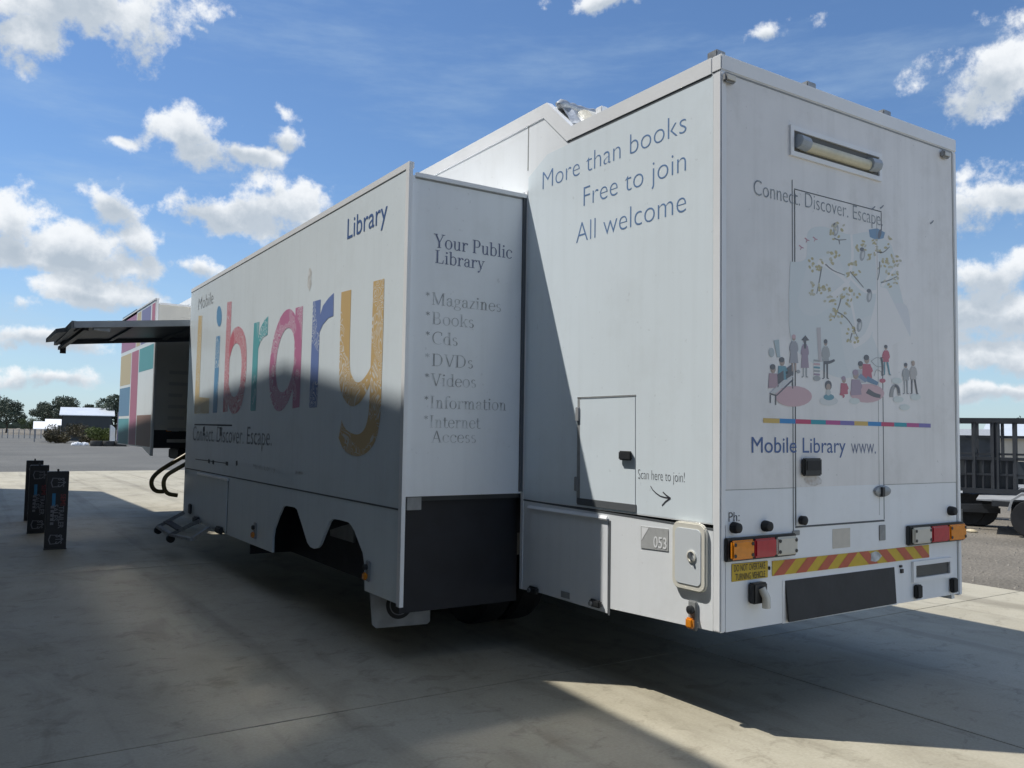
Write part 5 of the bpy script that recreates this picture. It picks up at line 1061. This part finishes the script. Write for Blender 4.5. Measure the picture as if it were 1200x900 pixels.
def tree(name, label, cat, base, h, w, m, seed, trunk=True, group=None, n=1600, leafs=None):
    rs = random.Random(seed); t = thing(name, label, cat, base, group); B = Vector(base); blobs = []; limbs = []
    z0 = 0.30 * h if trunk else 0.0
    for k in range(9 if trunk else 7):
        a = k * 2.4 + rs.random(); f = (k + 0.5) / 9
        r = w * 0.5 * math.sqrt(rs.uniform(0.1, 0.8)); z = z0 + (h - z0) * (0.22 + 0.60 * rs.random()) if trunk else h * rs.uniform(0.25, 0.62)
        br = w * rs.uniform(0.17, 0.27) if trunk else min(h * rs.uniform(.30, .42), w * 0.4)
        c = B + Vector((r * math.cos(a), r * math.sin(a), min(z, h - br * .8))); blobs.append((c.x, c.y, c.z, br)); limbs.append(c)
    if trunk: blobs.append((B.x, B.y, B.z + h * 0.84, w * 0.2))
    mb = MB()
    mb.tube([B, B + Vector((0.02 * h, 0, 0.2 * h)), B + Vector((0, 0.02 * h, 0.45 * h)), B + Vector((0.01 * h, 0, 0.75 * h))], [0.028 * h, 0.022 * h, 0.016 * h, 0.006 * h] if trunk else [0.02 * h, 0.018 * h, .012 * h, .006 * h], 7)
    for c in limbs[:6]: mb.tube([B + Vector((0, 0, h * 0.25)), B.lerp(c, 0.6) + Vector((0, 0, h * 0.06)), c], [0.014 * h, 0.009 * h, 0.004 * h], 5)
    mb.build('trunk' if trunk else 'stems', M_bark, t)
    crown(rs, blobs, n, leafs or 0.045 * h).build('crown' if trunk else 'foliage', m, t)
    return t
def at(px, py_base, dist):            # point on the ground plane's level, dist metres from the camera along that column of the picture
    v = vdir(px, py_base); v.z = 0; v.normalize(); p = EYE + v * dist; return (p.x, p.y, -0.035)
def hgt(ytop, px, dist):              # height of something whose top shows at ytop
    v = vdir(px, ytop); return EYE.z + dist * v.z / math.hypot(v.x, v.y)
TR = [(7, 467, 210, 6.6, 0, 'dark round-headed gum tree standing at the far end of the tree line'), (-22, 462, 205, 10.0, 0, 'broad dark gum tree beyond the far end of the yard'), (35, 490, 170, 3.6, 1, 'small bright green tree between the gum trees and the white shelter'), (52, 470, 190, 4.6, 0, 'slender grey-green gum tree behind the white shelter'),
      (69, 464, 185, 7.0, 0, 'tall dense gum tree rising behind the grey shed roof'), (88, 476, 195, 5, 0, 'low gum tree showing just above the grey shed roof'), (104, 472, 190, 4.6, 0, 'flat-topped gum tree over the right end of the grey shed'), (134, 461, 112, 4.6, 0, 'dark olive gum tree beside the purple banner'), (150, 468, 150, 6, 0, 'gum tree hidden behind the colour mosaic panel')]
for i, (x, yt, dist, w, k, lab) in enumerate(TR):
    b = at(x, 510, dist); tree('gum_tree', lab, 'tree', b, hgt(yt, x, dist), w, LM[k], 40 + i, True, 'trees along the far side of the yard', 4200, 0.03 * hgt(yt, x, dist))
BU = [(77, 493, 96, 3.4, 2, 'wide olive-brown shrub in front of the grey shed'), (67, 503, 92, 2.2, 2, 'low brown shrub by the white shelter post'), (118, 493, 88, 1.7, 3, 'bright yellow-green shrub behind the tyre planter'), (105, 506, 90, 1.6, 2, 'small dark shrub between the olive shrub and the tyre planter')]
for i, (x, yt, dist, w, k, lab) in enumerate(BU):
    b = at(x, 512, dist); tree('shrub', lab, 'shrub', b, max(0.8, hgt(yt, x, dist)), w, LM[k], 80 + i, False, 'shrubs around the grey shed', 2600, 0.10)
# far band of scrub that closes the horizon
rs = random.Random(17); mb = MB()
for i in range(9000):
    a = rs.uniform(-1.9, 2.4); dist = rs.uniform(420, 620); z = abs(rs.gauss(0, 1)) * 1.3 * (0.6 + 0.7 * math.sin(a * 23) ** 2 * math.sin(a * 7.3 + 1) ** 2); s = rs.uniform(0.8, 2.2)
    p = Vector((EYE.x + dist * math.sin(a), EYE.y + dist * math.cos(a), z)); u = Vector((math.cos(a), -math.sin(a), 0)) * s; mb.add([p - u, p + Vector((0, 0, -s)), p + u + Vector((0, 0, .1)), p + Vector((rs.uniform(-.4, .4), 0, s))], [(0, 1, 2, 3)])
sc_ = stuff(mb.build('distant_scrub', LM[0])); tag(sc_, 'far belt of grey-green scrub along the flat horizon', 'scrub')

# ================================================================== buildings and yard things on the far left
def local_frame(px, dist, yaw=0.0):
    v = vdir(px, 510); v.z = 0; v.normalize(); r = Vector((v.y, -v.x, 0)); return v, r
def far_shed(name, label, px0, px1, ywall, yroof, dist, depth, mw, mr, ridge_px=None, door=None):
    v, r = local_frame((px0 + px1) / 2, dist); c = Vector(at((px0 + px1) / 2, 510, dist)); c.z = 0
    w = dist * (px1 - px0) / FPX * 0.86; hw = hgt(ywall, (px0 + px1) / 2, dist); hr = hgt(yroof, (px0 + px1) / 2, dist + depth * 0.5)
    t = thing(name, label, 'shed', (c.x, c.y, -0.035)); A = c - r * w / 2; B = c + r * w / 2; z = lambda p, h: Vector((p.x, p.y, h))
    D = v * depth; lo = -0.035
    fw = MB().prism([z(A, lo), z(B, lo), z(B, hw), z(A, hw)], v * 0.1).build('front_wall', mw, t)
    MB().prism([z(A, lo), z(A + D, lo), z(A + D, hw), z(A + D / 2, hr), z(A, hw)], r * 0.1).build('side_wall', mw, t)
    MB().prism([z(B, lo), z(B + D, lo), z(B + D, hw), z(B + D / 2, hr), z(B, hw)], r * -0.1).build('side_wall', mw, t)
    MB().prism([z(A + D, lo), z(B + D, lo), z(B + D, hw), z(A + D, hw)], v * -0.1).build('back_wall', mw, t)
    o = r * 0.25; e = v * 0.3
    MB().prism([z(A - o - e, hw - .04), z(B + o - e, hw - .04), z(B + o + D / 2, hr), z(A - o + D / 2, hr)], (0, 0, 0.08)).build('roof_slope', mr, t)
    MB().prism([z(A - o + D / 2, hr), z(B + o + D / 2, hr), z(B + o + D + e, hw - .04), z(A - o + D + e, hw - .04)], (0, 0, 0.08)).build('roof_slope', mr, t)
    n = max(3, int(w / 0.9))
    for k in range(n):                    # cladding ribs
        p = A + r * (w * (k + 0.5) / n) - v * 0.02; MB().prism([z(p, lo), z(p + r * 0.05, lo), z(p + r * 0.05, hw - 0.06), z(p, hw - 0.06)], v * 0.03).build('cladding_rib', mw, fw)
    return t, A, B, v, r
M_dkwall = mat('dark_steel_wall', (0.045, 0.055, 0.06), 0.5, vary=0.15, scale=1)
M_paleroof = mat('pale_roof', (0.62, 0.66, 0.70), 0.35, metal=0.2, vary=0.06, scale=1)
M_beige = mat('beige_wall', (0.62, 0.57, 0.47), 0.6, vary=0.08, scale=0.6)
far_shed('grey_shed', 'dark grey steel shed with pale roof at the far side of the yard', 74, 129, 487, 478.5, 108, 7, M_dkwall, M_paleroof)
def shelter(label, px0, px1, ytop, dist):
    v, r = local_frame((px0 + px1) / 2, dist); c = Vector(at((px0 + px1) / 2, 510, dist)); h = hgt(ytop, (px0 + px1) / 2, dist); w = dist * (px1 - px0) / FPX * 0.86
    t = thing('white_shelter', label, 'shelter', c, None)
    A = c - r * w / 2; B = c + r * w / 2; z = lambda p, hh: Vector((p.x, p.y, hh))
    MB().prism([z(A, h - 0.75), z(B, h - 0.75), z(B + v * 1.5, h), z(A + v * 1.5, h)], (0, 0, 0.06)).build('roof', M_trim, t)
    MB().prism([z(A + v * 1.5, h), z(B + v * 1.5, h), z(B + v * 3, h - 0.75), z(A + v * 3, h - 0.75)], (0, 0, 0.06)).build('roof', M_trim, t)
    for p in (A + r * .15 + v * .1, B - r * .15 + v * .1, A + r * .15 + v * 2.9, B - r * .15 + v * 2.9): MB().bar(z(p, -0.035), z(p, h - 0.72), 0.09).build('post', M_grey, t)
    return t
shelter('low white-roofed open shelter on thin posts beside the olive shrub', 40, 66, 494.5, 98); shelter('smaller white-roofed shelter peeking out behind the first one', 53, 71, 491.5, 118)
def flag(label, px, ytop, dist, w, m):
    c = Vector(at(px, 512, dist)); v, r = local_frame(px, dist); h = hgt(ytop, px, dist); t = thing('feather_banner', label, 'banner', c)
    mb = MB(); P = [Vector((c.x, c.y, h * .12)) + r * 0.03] ; pts = []
    for i in range(11): f = i / 10; pts.append(Vector((c.x, c.y, h * (.12 + .88 * f))) + r * 0.02)
    vs = []
    for i, p in enumerate(pts): f = i / 10; ww = w * (1 - max(0, f - .75) ** 2 * 12); vs += [p, p + r * ww + v * 0.08 * math.sin(6 * f)]
    mb.add(vs, [(2 * i, 2 * i + 1, 2 * i + 3, 2 * i + 2) for i in range(10)]); mb.build('cloth', m, t); MB().tube([c, Vector((c.x, c.y, h))], 0.025, 6).build('pole', M_grey, t)
flag('white feather banner on a pole beside the purple one', 128.5, 498, 84, 0.42, M_trim); flag('tall purple feather banner beside the mosaic panel', 137, 483, 86, 0.62, mat('purple_cloth', (0.16, 0.12, 0.32), 0.7))
# tyre planter: half-buried truck tyres in a row
c0 = Vector(at(106, 519, 80)); v, r = local_frame(118, 80)
for i in range(3):
    p = c0 + r * (0.45 + i * 0.95); o = MB().ring((p.x, p.y, 0.20), (0, 0, 1), [(0.26, -0.2), (0.46, -0.22), (0.5, -0.1), (0.5, 0.1), (0.46, 0.22), (0.26, 0.2), (0.24, 0), (0.26, -0.2)], 20).build('tyre', mat('dusty_tyre', (0.06, 0.06, 0.058), 0.8, vary=0.3, scale=4), None, smooth=True)
    tag(o, 'dusty truck tyre lying flat in the garden edging under the bright shrub', 'tyre', 'tyres edging the garden bed')
straw = MB().prism([Vector(at(100, 517, 84)), Vector(at(142, 517, 82)), Vector(at(142, 517, 90)), Vector(at(104, 517, 92))], (0, 0, 0.04)).build('garden_bed', mat('dry_grass', (0.34, 0.27, 0.14), 0.9, vary=0.4, scale=2)); struct(straw)
# white edging stones
rs = random.Random(8)
for i in range(7):
    p = Vector(at(86 + i * 2.6, 517, 83)); s = rs.uniform(0.16, 0.28); mb = MB(); mb.ring((p.x, p.y, -0.04), (0, 0, 1), [(s, 0), (s * 1.05, s * .4), (s * .75, s * 1.0), (0.02, s * 1.2)], 7)
    for q in range(len(mb.v)): mb.v[q] += Vector((rs.uniform(-.03, .03), rs.uniform(-.03, .03), rs.uniform(-.02, .03)))
    o = mb.build('painted_rock', M_trim); tag(o, 'white painted rock edging the gravel in front of the olive shrub', 'rock', 'white painted rocks along the garden edge')
# far low fence on the left
fn = thing('post_fence', 'thin wire fence on short posts at the far edge of the yard', 'fence', at(20, 510, 125)); prev = None
for i in range(14):
    p = Vector(at(-30 + i * 6.5, 510, 125)); MB().bar(p, p + Vector((0, 0, 1.15)), 0.10).build('post', M_grey, fn)
    if prev is not None:
        for hh in (0.5, 1.05): MB().bar(prev + Vector((0, 0, hh)), p + Vector((0, 0, hh)), 0.025).build('wire', M_grey, fn)
    prev = p
# ================================================================== right side: crate trailer, plant trailer, sheds
M_dksteel = mat('dark_painted_steel', (0.028, 0.032, 0.038), 0.5, vary=0.35, scale=3)
M_dksheet = mat('dark_sheet', (0.055, 0.065, 0.075), 0.55, vary=0.35, scale=2)
def frame_at(px, dist):
    v = vdir(px, 520); v.z = 0; v.normalize(); return EYE * Vector((1, 1, 0)) if False else Vector((EYE.x, EYE.y, 0)) + v * dist, v, Vector((v.y, -v.x, 0))
c, v, r = frame_at(1160, 19.0)
ct = thing('crate_trailer', 'dark steel frame crate trailer standing on the bare earth behind the library trailer', 'trailer', (c.x, c.y, -0.035))
sc1 = 19.0 * 1.16 / FPX                         # metres per pixel across, here
def X_(px, d=0.0): return c + r * ((px - 1160) * sc1 * 0.90) + v * d
def zz_(y, d=0.0): return hgt(y, 1160, 19.0 + d)
def post(px, y0, y1, w=0.07, d=0.0, name='post', m=M_dksteel): p = X_(px, d); MB().bar((p.x, p.y, zz_(y0, d)), (p.x, p.y, zz_(y1, d)), w).build(name, m, ct)
def rail(px0, px1, y, w=0.06, d=0.0, name='rail', m=M_dksteel, y2=None): a = X_(px0, d); b = X_(px1, d); MB().bar((a.x, a.y, zz_(y, d)), (b.x, b.y, zz_(y2 or y, d)), w).build(name, m, ct)
def sheet(px0, px1, y0, y1, d, m=M_dksheet, name='sheet_panel'):
    a = X_(px0, d); b = X_(px1, d); MB().prism([(a.x, a.y, zz_(y0, d)), (b.x, b.y, zz_(y0, d)), (b.x, b.y, zz_(y1, d)), (a.x, a.y, zz_(y1, d))], v * 0.03).build(name, m, ct)
for px in (1112, 1131, 1146.5, 1162.5, 1166.5, 1181, 1199.5, 1216, 1232): post(px, 578, 492, 0.065)
for px in (1124, 1139, 1154, 1174, 1190, 1208): post(px, 576, 537, 0.035)
for px in (1120, 1148, 1172, 1184, 1210): post(px, 575, 494, 0.05, 2.2)
for y, w in ((492.5, .09), (537.5, .06), (575.5, .10)): rail(1105, 1240, y, w)
for y, w in ((494.5, .08), (512, .06), (556, .05)): rail(1105, 1240, y, w, 2.2)
for a, b in ((1132, 1146), (1148, 1162), (1168, 1180), (1182.5, 1199), (1201, 1215)): rail(a, b, 532, 0.04); rail(a, b, 556, 0.04)
for a, b in ((1105, 1131), (1132, 1146), (1147.5, 1162), (1167.5, 1181)): sheet(a, b, 575, 539, 0.1)
sheet(1183, 1240, 560, 540, 2.1); sheet(1166, 1240, 573, 558, 2.3)
for px in (1131, 1166.5, 1199.5):
    for y in (493, 576): a = X_(px); b = X_(px, 2.2); MB().bar((a.x, a.y, zz_(y)), (b.x, b.y, zz_(y + (2 if y < 500 else 0), 2.2)), 0.06).build('rail', M_dksteel, ct)
rail(1105, 1240, 582, 0.16, 0.3, 'chassis_rail'); rail(1105, 1240, 582, 0.16, 1.9, 'chassis_rail')
for px in (1139, 1150, 1222):
    for d in (0.1, 2.0): p = X_(px, d); MB().ring((p.x, p.y, 0.295), v, [(0.0, 0.02), (0.2, 0.0), (0.31, -0.02), (0.33, 0.04), (0.33, 0.2), (0.31, 0.25), (0.0, 0.25)], 22).build('wheel', M_black, ct, smooth=True)
rail(1130, 1168, 598, 0.10, 0.0, 'drawbar', None or M_dksteel); sheet(1128, 1136, 579, 576.5, -0.06, M_trim, 'white_strip')
sheet(1163, 1199, 566.5, 570, 2.0, M_trim, 'white_strip'); sheet(1163, 1186, 575, 578, 1.6, M_trim, 'white_strip')
# low plant trailer in front
c2, v2, r2 = frame_at(1192, 17.6)
pt = thing('plant_trailer', 'low grey flatbed trailer with rounded mudguard in front of the steel crates', 'trailer', (c2.x, c2.y, -0.035))
def X2(px, d=0.0): return c2 + r2 * ((px - 1192) * 17.6 * 1.17 / FPX * 0.90) + v2 * d
def z2(y, d=0.0): return hgt(y, 1192, 17.6 + d)
a, b = X2(1157), X2(1250)
MB().prism([(a.x, a.y, z2(587)), (b.x, b.y, z2(584)), (b.x, b.y, z2(590)), (a.x, a.y, z2(588.5))], v2 * 1.7).build('deck', M_grey, pt)
for d in (0.05, 1.6): MB().bar((X2(1170, d).x, X2(1170, d).y, z2(591, d)), (X2(1250, d).x, X2(1250, d).y, z2(592, d)), 0.10).build('chassis_rail', M_dksteel, pt)
for d in (-0.24, 1.72):
    for px in (1203, 1226): p = X2(px, d); MB().ring((p.x, p.y, 0.30), v2, [(0.0, 0.03), (0.19, 0.0), (0.32, 0.0), (0.335, 0.05), (0.335, 0.16), (0.32, 0.21), (0.0, 0.2)], 22).build('wheel', M_black, pt, smooth=True)
    p0 = X2(1183, d); p1 = X2(1246, d); L_ = (p1 - p0).length; u = (p1 - p0).normalized(); prof = [(0.0, .42), (.06, .62), (.22, .74), (L_ - .22, .74), (L_ - .06, .62), (L_, .42), (L_ - .04, .42), (L_ - .09, .60), (L_ - .23, .70), (.23, .70), (.09, .60), (.04, .42)]
    filled_prism([(p0.x + u.x * s, p0.y + u.y * s, h) for s, h in prof], v2 * 0.25, 'mudguard', M_grey, pt)
MB().bar((X2(1138, .85).x, X2(1138, .85).y, 0.38), (X2(1175, .85).x, X2(1175, .85).y, 0.42), 0.09).build('drawbar', M_dksteel, pt)
MB().tube([(X2(1141, .85).x, X2(1141, .85).y, -0.035), (X2(1141, .85).x, X2(1141, .85).y, 0.42)], 0.04, 8).build('jockey_leg', M_galv, pt)
far_shed('beige_shed', 'beige steel shed with pale roof behind the crate trailer', 1164, 1290, 514, 496, 62, 16, M_beige, M_paleroof)
far_shed('slate_shed', 'slate grey lean shed behind the steel crates', 1095, 1166, 511, 504.5, 50, 8, M_dksheet, M_grey)
b = at(1199, 516, 90); tree('gum_tree', 'dark gum tree showing over the beige shed roof', 'tree', b, hgt(490, 1199, 90), 5, LM[0], 77, True, None, 1200)
p = onZ(1138, 621.5); mb = MB(); mb.ring((p.x, p.y, -0.04), (0, 0, 1), [(0.10, 0.0), (0.11, 0.03), (0.06, 0.06), (0.0, 0.065)], 9)
o = mb.build('rubble_lump', mat('pale_rubble', (0.55, 0.47, 0.32), 0.9, vary=0.3, scale=9)); tag(o, 'pale lump of rubble lying on the bare earth by the concrete edge', 'rubble')
